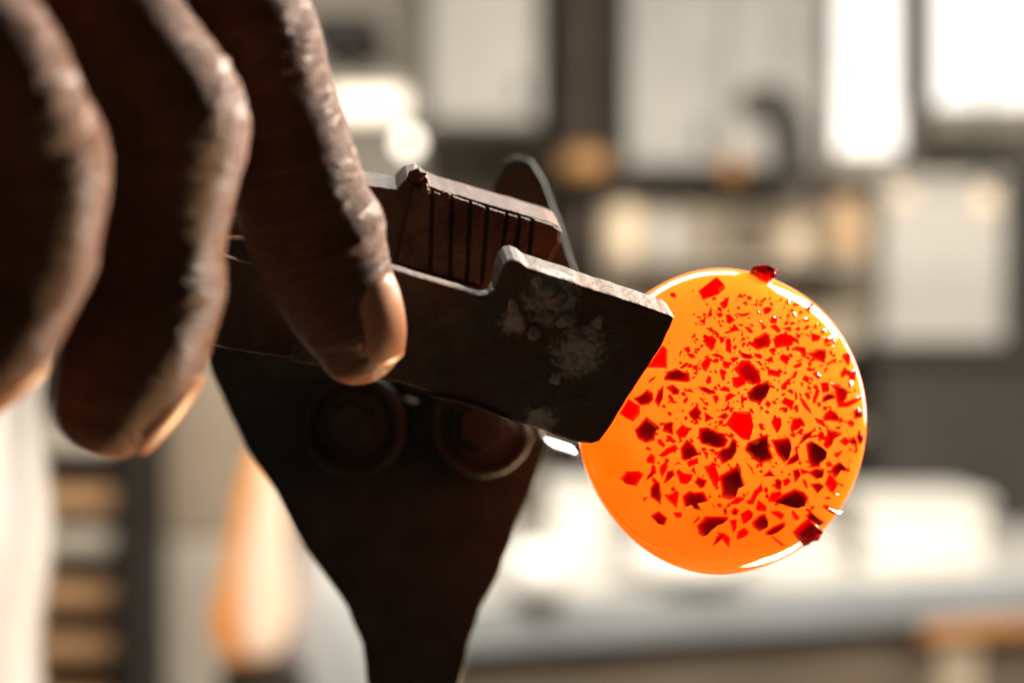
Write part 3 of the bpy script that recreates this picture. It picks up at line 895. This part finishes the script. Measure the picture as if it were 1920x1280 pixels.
TF = """d 165 670 270 555 420 555 550 560 540 600 420 640 300 740 240 800 190 770; d 110 645 190 555 215 570 150 640; d 355 910 400 800 480 760 500 800; b 400 740 500 760 570 810 555 920 500 860; m 645 820 660 740 740 690 800 740 760 790 670 840;
d 575 500 620 450 680 480 650 550 590 540; m 690 530 790 470 855 520 830 580 720 660; d 820 640 920 540 985 520 1030 600 1020 690 920 745 850 700; m 1040 500 1150 490 1220 530 1180 610 1110 560; d 985 750 1080 680 1220 620 1235 660 1110 750 1000 790;
b 1050 800 1090 800 1210 890 1180 910; m 1300 520 1320 480 1410 590 1350 610; d 1470 560 1520 480 1720 630 1620 690; m 1295 730 1400 630 1490 570 1610 690 1660 720 1600 830 1470 850 1430 900 1340 800; b 560 600 650 590 640 700 600 760; b 330 380 400 460 380 460"""
TG = """d 510 850 560 820 615 865 600 908 550 895; m 645 830 700 830 700 860 660 860"""
tile(1140, 620, 260 / 1849, TA); tile(1140, 780, 260 / 1849, TB); tile(1380, 620, 260 / 1849, TC)
tile(1380, 780, 260 / 1849, TD); tile(1280, 500, 260 / 1849, TE); tile(1280, 880, 300 / 1920, TF); tile(1060, 700, .3125, TG)

cam_right = Vector((1, 0, 0))
placed = []
def add_chip(tone, poly):
    """poly in photo pixels: laid on the glass where it is seen, as a solid flake"""
    n = len(poly)
    px, py = sum(p[0] for p in poly) / n, sum(p[1] for p in poly) / n
    loc, nrm = on_glass(px, py)
    if loc is None:
        for f in (0.98, 0.95, 0.92, 0.89, 0.86, 0.83):
            loc, nrm = on_glass(1361 + (px - 1361) * f, 789 + (py - 789) * f)
            if loc is not None: break
        if loc is None: return
    face = (EYEP - loc).normalized()
    k_ = max(0.0, min(1.0, (0.72 - nrm.dot(face)) / 0.5))
    nn = (nrm * (1 - 0.4 * k_) + face * 0.55 * k_).normalized()
    u, v = frame_from(nn, cam_right)
    v = nn.cross(u)
    pts = []
    for x, y in poly:
        d = P(x, y, 0) - EYEP
        h = EYEP + d * ((loc - EYEP).dot(nn) / d.dot(nn)) - loc
        pts.append((h.dot(u), h.dot(v)))
    area2 = sum(pts[i][0] * pts[(i + 1) % n][1] - pts[(i + 1) % n][0] * pts[i][1] for i in range(n))
    if area2 < 0:
        pts.reverse()
    size = math.sqrt(abs(area2) / 2)
    th = min(0.0014, 0.00022 + 0.33 * size)
    hits = [on_glass(x, y) for x, y in poly]
    if not (py < 530 or (px > 1485 and py > 930)):        # only the big ones stand out over the rim
        for _ in range(8):
            if all(h[0] is not None and h[1].dot(face) > 0.12 for h in hits): break
            poly = [(1364 + (x - 1364) * 0.975, 789 + (y - 789) * 0.975) for x, y in poly]
            hits = [on_glass(x, y) for x, y in poly]
        px, py = sum(p[0] for p in poly) / n, sum(p[1] for p in poly) / n
        loc = on_glass(px, py)[0] or loc
    if all(h[0] is not None and h[1].dot(face) > 0.12 for h in hits):
        me = chip_on_surface(poly, hits, (px, py), th, tone)
        me.transform(Matrix.Translation(-loc))
        o = link('glass_chip', me, {'b': M['chip_bright'], 'm': M['chip_mid'], 'd': M['chip_dark']}[tone], gl)
        o.location = loc - C
        placed.append((px, py, size / KPX * 0.62))
        return
    me = chip_mesh(pts, th, tone)
    mt = Matrix(((*u, 0), (*v, 0), (*nn, 0), (0, 0, 0, 1))).transposed()
    rmax = max(math.hypot(*p) for p in pts)
    sag = 0.28 * rmax * math.sqrt(max(0.0, 1 - nn.dot(nrm) ** 2))
    mt.translation = loc + nn * (th * 0.22 + sag) - C
    o = link('glass_chip', me, {'b': M['chip_bright'], 'm': M['chip_mid'], 'd': M['chip_dark']}[tone], gl)
    o.matrix_local = mt
    placed.append((px, py, size / KPX * 0.62))

for c in CH:
    add_chip(*c)

def free(px, py, r):
    for a, b, k in placed:
        if (a - px) ** 2 + (b - py) ** 2 < (k * 0.8 + r) ** 2:
            return False
    return True

def density(px, py):
    """where the photo shows small frit: right of a slanting line, thin towards the rim"""
    dx, dy = (px - 1361) / 272, (py - 789) / 278
    if dx * dx + dy * dy > 0.86: return 0
    if px + 0.35 * (py - 789) < 1230 and py < 900: return 0.1 if px > 1215 else 0
    if py > 985 or py < 552: return 0
    if py > 900 and px < 1330: return 0.05
    return 1.0 if px > 1300 else 0.6

tries = 0
while len(placed) < 300 and tries < 20000:
    tries += 1
    px, py = rnd.uniform(1150, 1640), rnd.uniform(540, 1010)
    if rnd.random() > density(px, py): continue
    small = py < 700
    r = rnd.uniform(3, 7) if small else rnd.uniform(4, 9)
    if not free(px, py, r * 0.75): continue
    a_ = rnd.uniform(0, math.pi)
    ca, sa = math.cos(a_), math.sin(a_)
    ol = outline_for(r * rnd.uniform(1.3, 2.2), r * rnd.uniform(0.8, 1.4), rnd.choice((3, 4, 4, 5)))
    add_chip(rnd.choice('bbmmd' if py > 650 else 'bbbm'), [(px + x * ca - y * sa, py + x * sa + y * ca) for x, y in ol])

# fine red grit too small to pick apart
bm = bmesh.new()
k = 0
while k < 460:
    px, py = rnd.uniform(1200, 1640), rnd.gauss(690, 110)
    if rnd.random() > density(px, py): continue
    loc, nrm = on_glass(px, py)
    if loc is None: continue
    k += 1
    r = rnd.uniform(0.00008, 0.00028) if rnd.random() < 0.6 else rnd.uniform(0.00025, 0.00045)
    m4 = Matrix.Translation(loc - C + nrm * r * 0.3) @ Matrix.Rotation(rnd.random() * 6, 4, Vector((rnd.random(), rnd.random(), 1))) @ Matrix.Diagonal((r * rnd.uniform(0.8, 1.8), r, r * 0.7, 1))
    bmesh.ops.create_cone(bm, cap_ends=True, segments=rnd.choice((3, 4, 5)), radius1=1.1, radius2=0.7, depth=1.4, matrix=m4)
o = link('frit_dust', bm_to_mesh(bm, 'frit_dust'), M['chip_bright'], gl)
tag(o, kind='stuff')

# clear glass neck behind the disc, drawn out towards the pipe
sp = catmull([(*P(1270, 800, 37), 13.0), (*P(1190, 790, 42), 10.6), (*P(1105, 768, 47), 8.4), (*P(1020, 750, 53), 7.6), (*P(930, 725, 58), 7.0)], 6)
bm = bmesh.new()
tube_bm(bm, [Vector(r[:3]) for r in sp], [r[3] * q for r in sp], nseg=40)
part('neck', bm_to_mesh(bm, 'neck'), M['neck'], gl, True)

# blowpipe resting on the rollers
a, b = P(985, 737, 55), P(788, 688, 68)
dirp = (b - a).normalized()
bm = bmesh.new()
tube_bm(bm, [a, a + dirp * 0.32], [0.0062, 0.0062], nseg=32)
bp_ = empty('blowpipe', a)
part('tube', bm_to_mesh(bm, 'tube'), M['pipe'], bp_, True)
bm = bmesh.new()
tube_bm(bm, [a + dirp * 0.3, a + dirp * 0.36], [0.0085, 0.0085], nseg=32)
part('grip_sleeve', bm_to_mesh(bm, 'grip_sleeve'), m_black, bp_, True)
tag(bp_, 'steel blowpipe behind the hand carrying the molten glass', 'blowpipe')

# ------------------------------------------------------------------ pliers
pl = empty('pliers', P(960, 640, 4))
org = pl.matrix_world.translation
patches = [(P(1030, 560, -5) - org, 0.0075), (P(1085, 660, -2) - org, 0.0068), (P(960, 600, -4) - org, 0.004), (P(1010, 790, 2) - org, 0.0045)]
m_front = steel_mat('crusted_dark_steel', (0.055, 0.043, 0.034), (0.12, 0.095, 0.075), patch=patches)
m_rear = steel_mat('dark_rusty_steel', (0.045, 0.03, 0.022), (0.13, 0.085, 0.055), rust_amt=0.5)

def FJ(px, py):
    """front jaw: its face leans so that the top edge comes towards the viewer"""
    return P(px, py, 0.14 * (px - 1100) * KPX * 1000 * (1 if px > 700 else 1.0) - 0.41 * (700 - py) * KPX * 1000)

def planarise(pts, nrm):
    c = sum(pts, Vector()) / len(pts)
    out = []
    for p in pts:
        d = (p - EYEP)
        out.append(EYEP + d * ((c - EYEP).dot(nrm) / d.dot(nrm)))
    return out

wf = Vector((-0.0010, 0.0070, 0.0029))
fo = [(545, 462), (730, 503), (860, 541), (900, 554), (916, 552), (927, 544), (934, 530), (938, 513), (944, 499), (953, 490), (964, 487), (976, 491), (990, 502),
      (1060, 524), (1125, 545), (1200, 570), (1256, 589), (1264, 596), (1258, 614), (1240, 652), (1185, 735), (1136, 812), (1124, 828), (1108, 833), (1085, 831),
      (960, 790), (830, 745), (760, 722), (545, 678)]
nf = Vector((-0.14, 1.0, 0.41)).normalized()
fpts = planarise([FJ(x, y) for x, y in fo], nf)
def onf(px, py, lift=0.0):
    d = P(px, py, 0) - EYEP
    return EYEP + d * ((fpts[0] + nf * lift - EYEP).dot(nf) / d.dot(nf))
wj = wf * 0.85
fm = slab_mesh('front_jaw', fpts, wj, 0.00045, 2, 0.00016, 0.0011)
for v in fm.vertices:
    if (v.co - fpts[0]).dot(nf) > 0.003:
        xk = (v.co - wj - onf(925, 560)).x
        if xk < 0.001:
            v.co -= wj * 0.62 * min(1.0, (0.001 - xk) / 0.0015)
part('front_jaw', fm, m_front, pl)

# rolled lip and lumps of scale where the block steps up
def lump(name, c, r, mat, seed):
    bm = bmesh.new()
    bmesh.ops.create_icosphere(bm, subdivisions=3, radius=1.0)
    for v in bm.verts:
        p = v.co.copy()
        k = 1 + 0.55 * noise.noise(p * 1.5 + Vector((seed * 3.1, 2, 5))) + 0.28 * noise.noise(p * 3.3 + Vector((seed, 9, 1))) + 0.12 * noise.noise(p * 8 + Vector((seed, 9, 1)))
        v.co = Vector((p.x * r[0], p.y * r[1], p.z * r[2])) * k + c
    return part(name, bm_to_mesh(bm, name), mat, pl, True)

m_crust = steel_mat('grey_crust', (0.26, 0.24, 0.21), (0.58, 0.54, 0.48), rust=(0.12, 0.08, 0.05), rust_amt=0.6, rough=0.65)
for cx, cy, rx, ry, rz, sd in ((1016, 538, 2.0, 1.3, 1.7, 1), (1040, 560, 1.9, 1.2, 1.6, 2), (990, 548, 1.3, 1.0, 2.0, 3), (1060, 595, 1.6, 1.1, 1.5, 4), (1022, 592, 1.5, 1.0, 1.3, 5),
                              (985, 592, 1.1, 0.8, 1.8, 6), (1000, 620, 1.2, 0.8, 1.2, 7), (1085, 632, 1.5, 0.8, 1.0, 8), (1050, 640, 1.3, 0.8, 1.3, 9), (1105, 612, 1.3, 0.6, 1.0, 10),
                              (1120, 600, 1.0, 0.6, 1.4, 11), (1068, 672, 1.1, 0.6, 1.6, 12), (1040, 705, 0.9, 0.5, 1.5, 13), (962, 570, 1.0, 0.7, 1.4, 14), (1030, 740, 0.9, 0.4, 1.2, 15)):
    lump('crust', onf(cx, cy) + nf * 0.0003, (rx * 1e-3, ry * 1e-3, rz * 1e-3), m_crust if sd % 3 else m_front, sd)
# thin split lip along the lower edge
lip = [onf(x, y) - nf * 0.0006 for x, y in [(806, 741), (860, 752), (905, 768), (960, 786), (950, 779), (900, 757), (850, 743)]]
part('lower_lip', slab_mesh('lower_lip', lip, nf * 0.0011, 0.0002, 2), m_rear, pl)

# rear jaw with its grooved gripping face
wr = Vector((-0.0009, 0.0080, 0.0030))
nr = Vector((-0.12, 1.0, 0.33)).normalized()
RD = 17
def RJ(px, py):
    return P(px, py, RD)
ro_ = [(560, 318), (640, 338), (700, 349), (744, 355), (752, 345), (764, 333), (780, 330), (800, 346), (815, 352), (908, 380), (984, 402), (1030, 416), (1048, 423),
       (1053, 436), (1050, 458), (1036, 484), (1018, 525), (1004, 575), (985, 590), (860, 560), (735, 520), (560, 480)]
rc = RJ(860, 450)
def onr(px, py, lift=0.0):
    d = P(px, py, 0) - EYEP
    return EYEP + d * ((rc - nr * lift - EYEP).dot(nr) / d.dot(nr))
part('rear_jaw', slab_mesh('rear_jaw', [onr(x, y) for x, y in ro_], wr, 0.0004, 2, 0.00016, 0.0011), m_rear, pl)
gx = [(768, 744), (811, 806), (847, 843), (882, 874), (914, 902), (951, 930), (974, 956), (998, 984), (1050, 1008)]
for i in range(len(gx) - 1):
    (t0, b0), (t1, b1) = gx[i], gx[i + 1]
    hw = 3.6
    ty = lambda x: 354 + (x - 815) * 0.295
    by = lambda x: 492 + (x - 740) * 0.27
    if i == 0:
        q4 = [(t0 + 6, ty(t0) + 8), (t1 - hw, ty(t1) + 3), (b1 - hw, by(b1)), (b0, by(b0))]
    elif i == len(gx) - 2:
        q4 = [(t0 + hw, ty(t0) + 3), (1036, ty(1036) + 3), (1049, 432), (1046, 456), (1032, 483), (1012, 530), (b0 + hw, 548)]
    else:
        q4 = [(t0 + hw, ty(t0) + 3 + rnd.uniform(0, 6)), (t1 - hw, ty(t1) + 3 + rnd.uniform(0, 6)), (b1 - hw, by(b1)), (b0 + hw, by(b0))]
    part('ridge', slab_mesh('ridge', [onr(x, y, 0.0011) for x, y in q4], nr * 0.00105, 0.00025, 2, 0.0001, 0.0011), M['ridge'], pl)
# ledge under the grooves
part('ledge', slab_mesh('ledge', [onr(x, y, 0.0016) for x, y in [(735, 497), (905, 541), (905, 556), (735, 512)]], nr * 0.0015, 0.0003, 2), M['ridge'], pl)
# curled burr on the corner of the rear jaw
lump('burr', onr(783, 331, 0.0002), (0.0016, 0.0011, 0.0010), m_rear, 21)
lump('burr', onr(797, 352, 0.0007), (0.0007, 0.0006, 0.0015), m_rear, 22)
lump('burr', onr(838, 366, 0.0010), (0.0008, 0.0005, 0.0005), m_rear, 23)

# handles running back through the grip
def handle(name, pts, mat):
    cv = catmull([(*P(*p[:3]), p[3], p[4]) for p in pts], 8)
    bm = bmesh.new()
    rings = []
    n = len(cv)
    for i in range(n):
        p = Vector(cv[i][:3])
        tdir = Vector(cv[min(i + 1, n - 1)][:3]) - Vector(cv[max(i - 1, 0)][:3])
        up, side = frame_from(tdir, Vector((0, 0.03, 1)))
        hh, tt = cv[i][3] * 1e-3, cv[i][4] * 1e-3
        rings.append([bm.verts.new(p + up * a * hh + side * b_ * tt) for a, b_ in ((1, .9), (.95, 1), (-.95, 1), (-1, .9), (-1, -.9), (-.95, -1), (.95, -1), (1, -.9))])
    for i in range(n - 1):
        for k in range(8):
            bm.faces.new((rings[i][k], rings[i][(k + 1) % 8], rings[i + 1][(k + 1) % 8], rings[i + 1][k]))
    bm.faces.new(rings[0]); bm.faces.new(list(reversed(rings[-1])))
    return part(name, bm_to_mesh(bm, name), mat, pl)
handle('handle', [(600, 590, -3.0, 6.6, 0.9), (480, 578, -3.5, 6.4, 1.6), (400, 560, -4.5, 6.4, 2.2), (300, 520, -10, 6.4, 3), (100, 400, -26, 7, 3), (-200, 300, -40, 6, 3), (-700, 150, -58, 6, 3)], m_front)
handle('handle', [(600, 405, 19.5, 5.6, 2.2), (480, 385, 18, 5.4, 2.4), (300, 385, 8, 5.0, 3), (60, 385, -10, 5, 3), (-250, 300, -30, 5, 3), (-700, 120, -48, 6, 3)], m_rear)
tag(pl, 'dark rusty flat-jawed steel pliers with grooved rear jaw held by the hand', 'pliers')

# ------------------------------------------------------------------ hand
# each chain: (px, py, depth mm, radius in photo px)
fingers = {
    'index': [(-30, -520, -34, 165), (120, -360, -32, 150), (280, -180, -30, 132), (385, -40, -29, 126), (440, 45, -28, 136), (482, 130, -26, 122), (525, 250, -23, 123), (556, 350, -21, 128),
              (591, 450, -18, 124), (629, 540, -16, 114), (660, 610, -14.5, 99), (676, 655, -13.5, 81)],
    'middle': [(-250, -480, -54, 170), (-100, -330, -53, 150), (50, -180, -50, 134), (175, -20, -47, 128), (258, 105, -45, 126), (312, 205, -43, 131), (326, 265, -42, 133), (322, 330, -41, 124), (308, 430, -39, 119),
               (290, 530, -38, 124), (263, 625, -38, 136), (231, 705, -38, 126), (198, 780, -38, 98)],
    'ring': [(-480, -400, -74, 170), (-330, -260, -73, 150), (-180, -110, -70, 130), (-50, 60, -66, 122), (30, 205, -63, 122), (74, 290, -60, 128), (80, 350, -59, 126), (66, 430, -58, 117), (42, 530, -56, 112),
             (-5, 620, -56, 112), (-70, 690, -56, 104), (-120, 730, -56, 86)],
    'little': [(-700, -280, -90, 150), (-560, -140, -90, 130), (-420, 20, -86, 110), (-300, 170, -82, 104), (-215, 290, -78, 102), (-215, 390, -76, 98), (-260, 490, -74, 96), (-330, 570, -74, 92), (-400, 620, -74, 74)],
    'thumb': [(-900, -150, -30, 230), (-600, -120, -10, 190), (-250, -60, 10, 140), (60, 60, 22, 122), (280, 170, 26, 112), (420, 235, 28, 100), (490, 268, 29, 78)],
}
bm = bmesh.new()
chains = {}
for nm, pts in fingers.items():
    cv = catmull([(*P(x, y, d), r * sc_at(d)) for x, y, d, r in pts], 10)
    spine = [Vector(r[:3]) for r in cv]
    rad = [r[3] for r in cv]
    # rounded tip
    tdir = (spine[-1] - spine[-2]).normalized()
    r0 = rad[-1]
    c0 = spine[-1]
    for k in range(1, 8):
        a = k / 7 * math.pi / 2 * 0.97
        spine.append(c0 + tdir * r0 * 0.80 * math.sin(a))
        rad.append(r0 * math.cos(a))
    tube_bm(bm, spine, rad, ref=Vector((0, -1, 0)), squash=1.0 if nm != 'thumb' else 0.85, nseg=40)
    chains[nm] = (np.array([list(s) for s in spine]), np.array(rad))
# palm and wrist as thick overlapping bodies
def blob(a, b, r1, r2, sq):
    n = 16
    spine = [a.lerp(b, i / n) for i in range(n + 1)]
    t_ = (b - a).normalized()
    sp_, ra_ = [], []
    for k in range(6, 0, -1):
        an = k / 6 * math.pi / 2 * 0.95
        sp_.append(a - t_ * r1 * math.sin(an) * 0.7); ra_.append(r1 * math.cos(an))
    for i, s_ in enumerate(spine):
        sp_.append(s_); ra_.append(r1 + (r2 - r1) * i / n)
    for k in range(1, 7):
        an = k / 6 * math.pi / 2 * 0.95
        sp_.append(b + t_ * r2 * math.sin(an) * 0.7); ra_.append(r2 * math.cos(an))
    tube_bm(bm, sp_, ra_, squash=sq, nseg=32)
blob(P(-60, -480, -36), P(-1150, -520, -30), 0.014, 0.024, 0.8)
blob(P(-260, -450, -56), P(-1150, -480, -45), 0.014, 0.024, 0.8)
blob(P(-480, -380, -75), P(-1150, -430, -58), 0.014, 0.022, 0.8)
blob(P(-700, -260, -90), P(-1150, -380, -68), 0.013, 0.022, 0.8)
blob(P(-850, -180, -35), P(-1250, -400, -45), 0.018, 0.026, 0.9)
blob(P(-1150, -460, -48), P(-2200, -560, -48), 0.030, 0.034, 0.85)
me = bm_to_mesh(bm, 'hand_raw')
tmp = bpy.data.objects.new('hand_raw', me)
COL.objects.link(tmp)
md = tmp.modifiers.new('remesh', 'REMESH')
md.mode = 'VOXEL'
md.voxel_size = 0.00065
ms = tmp.modifiers.new('smooth', 'SMOOTH')
ms.factor = 0.5
ms.iterations = 6
bpy.context.view_layer.update()
dg = bpy.context.evaluated_depsgraph_get()
hand_me = bpy.data.meshes.new_from_object(tmp.evaluated_get(dg))
hand_me.name = 'hand'
bpy.data.objects.remove(tmp)

nv = len(hand_me.vertices)
co = np.empty(nv * 3); hand_me.vertices.foreach_get('co', co); co = co.reshape(-1, 3)
no = np.empty(nv * 3); hand_me.vertices.foreach_get('normal', no); no = no.reshape(-1, 3)
best = np.full(nv, 1e9); along = np.zeros(nv); fid = np.zeros(nv); remain = np.zeros(nv)
for fi, (nm, (S, Rr)) in enumerate(chains.items()):
    L = np.concatenate([[0], np.cumsum(np.linalg.norm(np.diff(S, axis=0), axis=1))])
    for i0 in range(0, nv, 20000):
        cc = co[i0:i0 + 20000]
        d2 = ((cc[:, None, :] - S[None, :, :]) ** 2).sum(2)
        j = d2.argmin(1)
        dm = np.sqrt(d2[np.arange(len(cc)), j]) - Rr[j]
        up = dm < best[i0:i0 + 20000]
        sl = np.arange(i0, i0 + len(cc))[up]
        best[sl] = dm[up]
        jj = j[up]
        Sj = S[jj]; jn = np.minimum(jj + 1, len(S) - 1); jp = np.maximum(jj - 1, 0)
        T = S[jn] - S[jp]; T /= np.linalg.norm(T, axis=1)[:, None] + 1e-12
        along[sl] = L[jj] + ((co[sl] - Sj) * T).sum(1)
        remain[sl] = L[-1] - along[sl]
        fid[sl] = fi
# relief: knuckle folds on the back of the fingers, gentle unevenness elsewhere
dors = np.array([0.80, -0.38, 0.46]); dors /= np.linalg.norm(dors)
facing = np.clip((no @ dors) * 1.2, 0, 1)
disp = np.zeros(nv)
tot = {i: np.linalg.norm(np.diff(S, axis=0), axis=1).sum() for i, (S, R) in enumerate(chains.values())}
joints = {0: [(0.0215, .0035), (0.0475, .0060)], 1: [(0.0235, .0035), (0.0455, .0060)], 2: [(0.024, .0035), (0.046, .006)], 3: [(0.02, .003), (0.038, .005)], 4: [(0.03, .005)]}
for i in range(nv):
    v = Vector(co[i])
    s = 0.00018 * noise.noise(v * 90) + 0.00005 * noise.noise(v * 520)
    cr = Vector((along[i] * 620 + fid[i] * 9, co[i][1] * 130, co[i][0] * 60))
    s -= (0.25 + 0.75 * facing[i]) * 0.00016 * max(0.0, 0.28 - abs(noise.noise(cr) + 0.4 * noise.noise(cr * 2.1))) / 0.28
    jn = joints[int(fid[i])]
    for jp, jw in jn:
        e = math.exp(-((remain[i] - jp) / jw) ** 2)
        if e > 0.03:
            wob = 0.0022 * noise.noise(v * 170)
            fr = math.sin((remain[i] + wob) * 2 * math.pi / (jw * 0.42)) 
            s += facing[i] * e * (0.00026 * fr * (0.4 + noise.noise(v * 140 + Vector((4, 4, 4)))) + 0.0010)
    disp[i] = s
co2 = co + no * disp[:, None]
hand_me.vertices.foreach_set('co', co2.ravel())
ac = hand_me.attributes.new('fcoord', 'FLOAT_VECTOR', 'POINT')
vec = np.stack([along * 1000.0 + fid * 37.0, co[:, 1] * 1000.0, co[:, 2] * 0 + co[:, 0] * 300.0], 1)
ac.data.foreach_set('vector', vec.ravel())
tipa = np.clip((0.010 - remain) / 0.010, 0, 1) * 0.75
at = hand_me.attributes.new('tip', 'FLOAT', 'POINT')
at.data.foreach_set('value', tipa)
hand_me.update()

hd = empty('hand', P(-300, -200, -40))
hand_o = part('skin', hand_me, M['skin'], hd, True)
tag(hd, 'dark-skinned hand gripping the pliers, fingers curled over the handle', 'hand')

def nail(chain, back, length, width, ddir, thick=0.0007, sink=0.0006):
    """curved nail plate laid on the finger tip; back = distance of its centre from the end of the finger"""
    S, Rr = chains[chain]
    L = np.concatenate([[0], np.cumsum(np.linalg.norm(np.diff(S, axis=0), axis=1))])
    bm = bmesh.new()
    grid = []
    nu, nw = 14, 12
    for i in range(nu + 1):
        u = i / nu
        pos = L[-1] - back - length / 2 + u * length
        p = Vector([np.interp(pos, L, S[:, k]) for k in range(3)])
        p2 = Vector([np.interp(min(pos + 0.001, L[-1]), L, S[:, k]) for k in range(3)])
        p1 = Vector([np.interp(pos - 0.001, L, S[:, k]) for k in range(3)])
        base_r = float(np.interp(L[-1] - back - length / 2, L, Rr))
        rr = float(np.interp(pos, L, Rr))
        rr = max(rr, base_r * (1 - 0.32 * u * u))
        tdir = (p2 - p1).normalized()
        a, b = frame_from(tdir, ddir)
        hw = width / 2 * math.sqrt(max(0.05, 1 - max(0, (0.32 - u) / 0.32) ** 2 * 0.75)) * (1 - 0.40 * max(0, (u - 0.65) / 0.35) ** 2)
        row = []
        for j in range(nw + 1):
            th = (j / nw - 0.5) * 2 * hw / rr
            row.append(bm.verts.new(p + (a * math.cos(th) + b * math.sin(th)) * (rr + thick - sink * (1.2 if i == 0 else 0.4) - 0.0012 * abs(j / nw - 0.5) ** 3 * 8)))
        grid.append(row)
    for i in range(nu):
        for j in range(nw):
            bm.faces.new((grid[i][j], grid[i + 1][j], grid[i + 1][j + 1], grid[i][j + 1]))
    bmesh.ops.recalc_face_normals(bm, faces=bm.faces)
    bmesh.ops.solidify(bm, geom=list(bm.faces), thickness=thick)
    return part('fingernail', bm_to_mesh(bm, 'fingernail'), M['nail'], hd, True)

nail('index', 0.0086, 0.0116, 0.0112, Vector((0.72, -0.64, 0.28)))
nail('middle', 0.0088, 0.0120, 0.0112, Vector((0.90, 0.20, -0.30)))
nail('ring', 0.0080, 0.0125, 0.0108, Vector((0.90, 0.20, -0.30)))
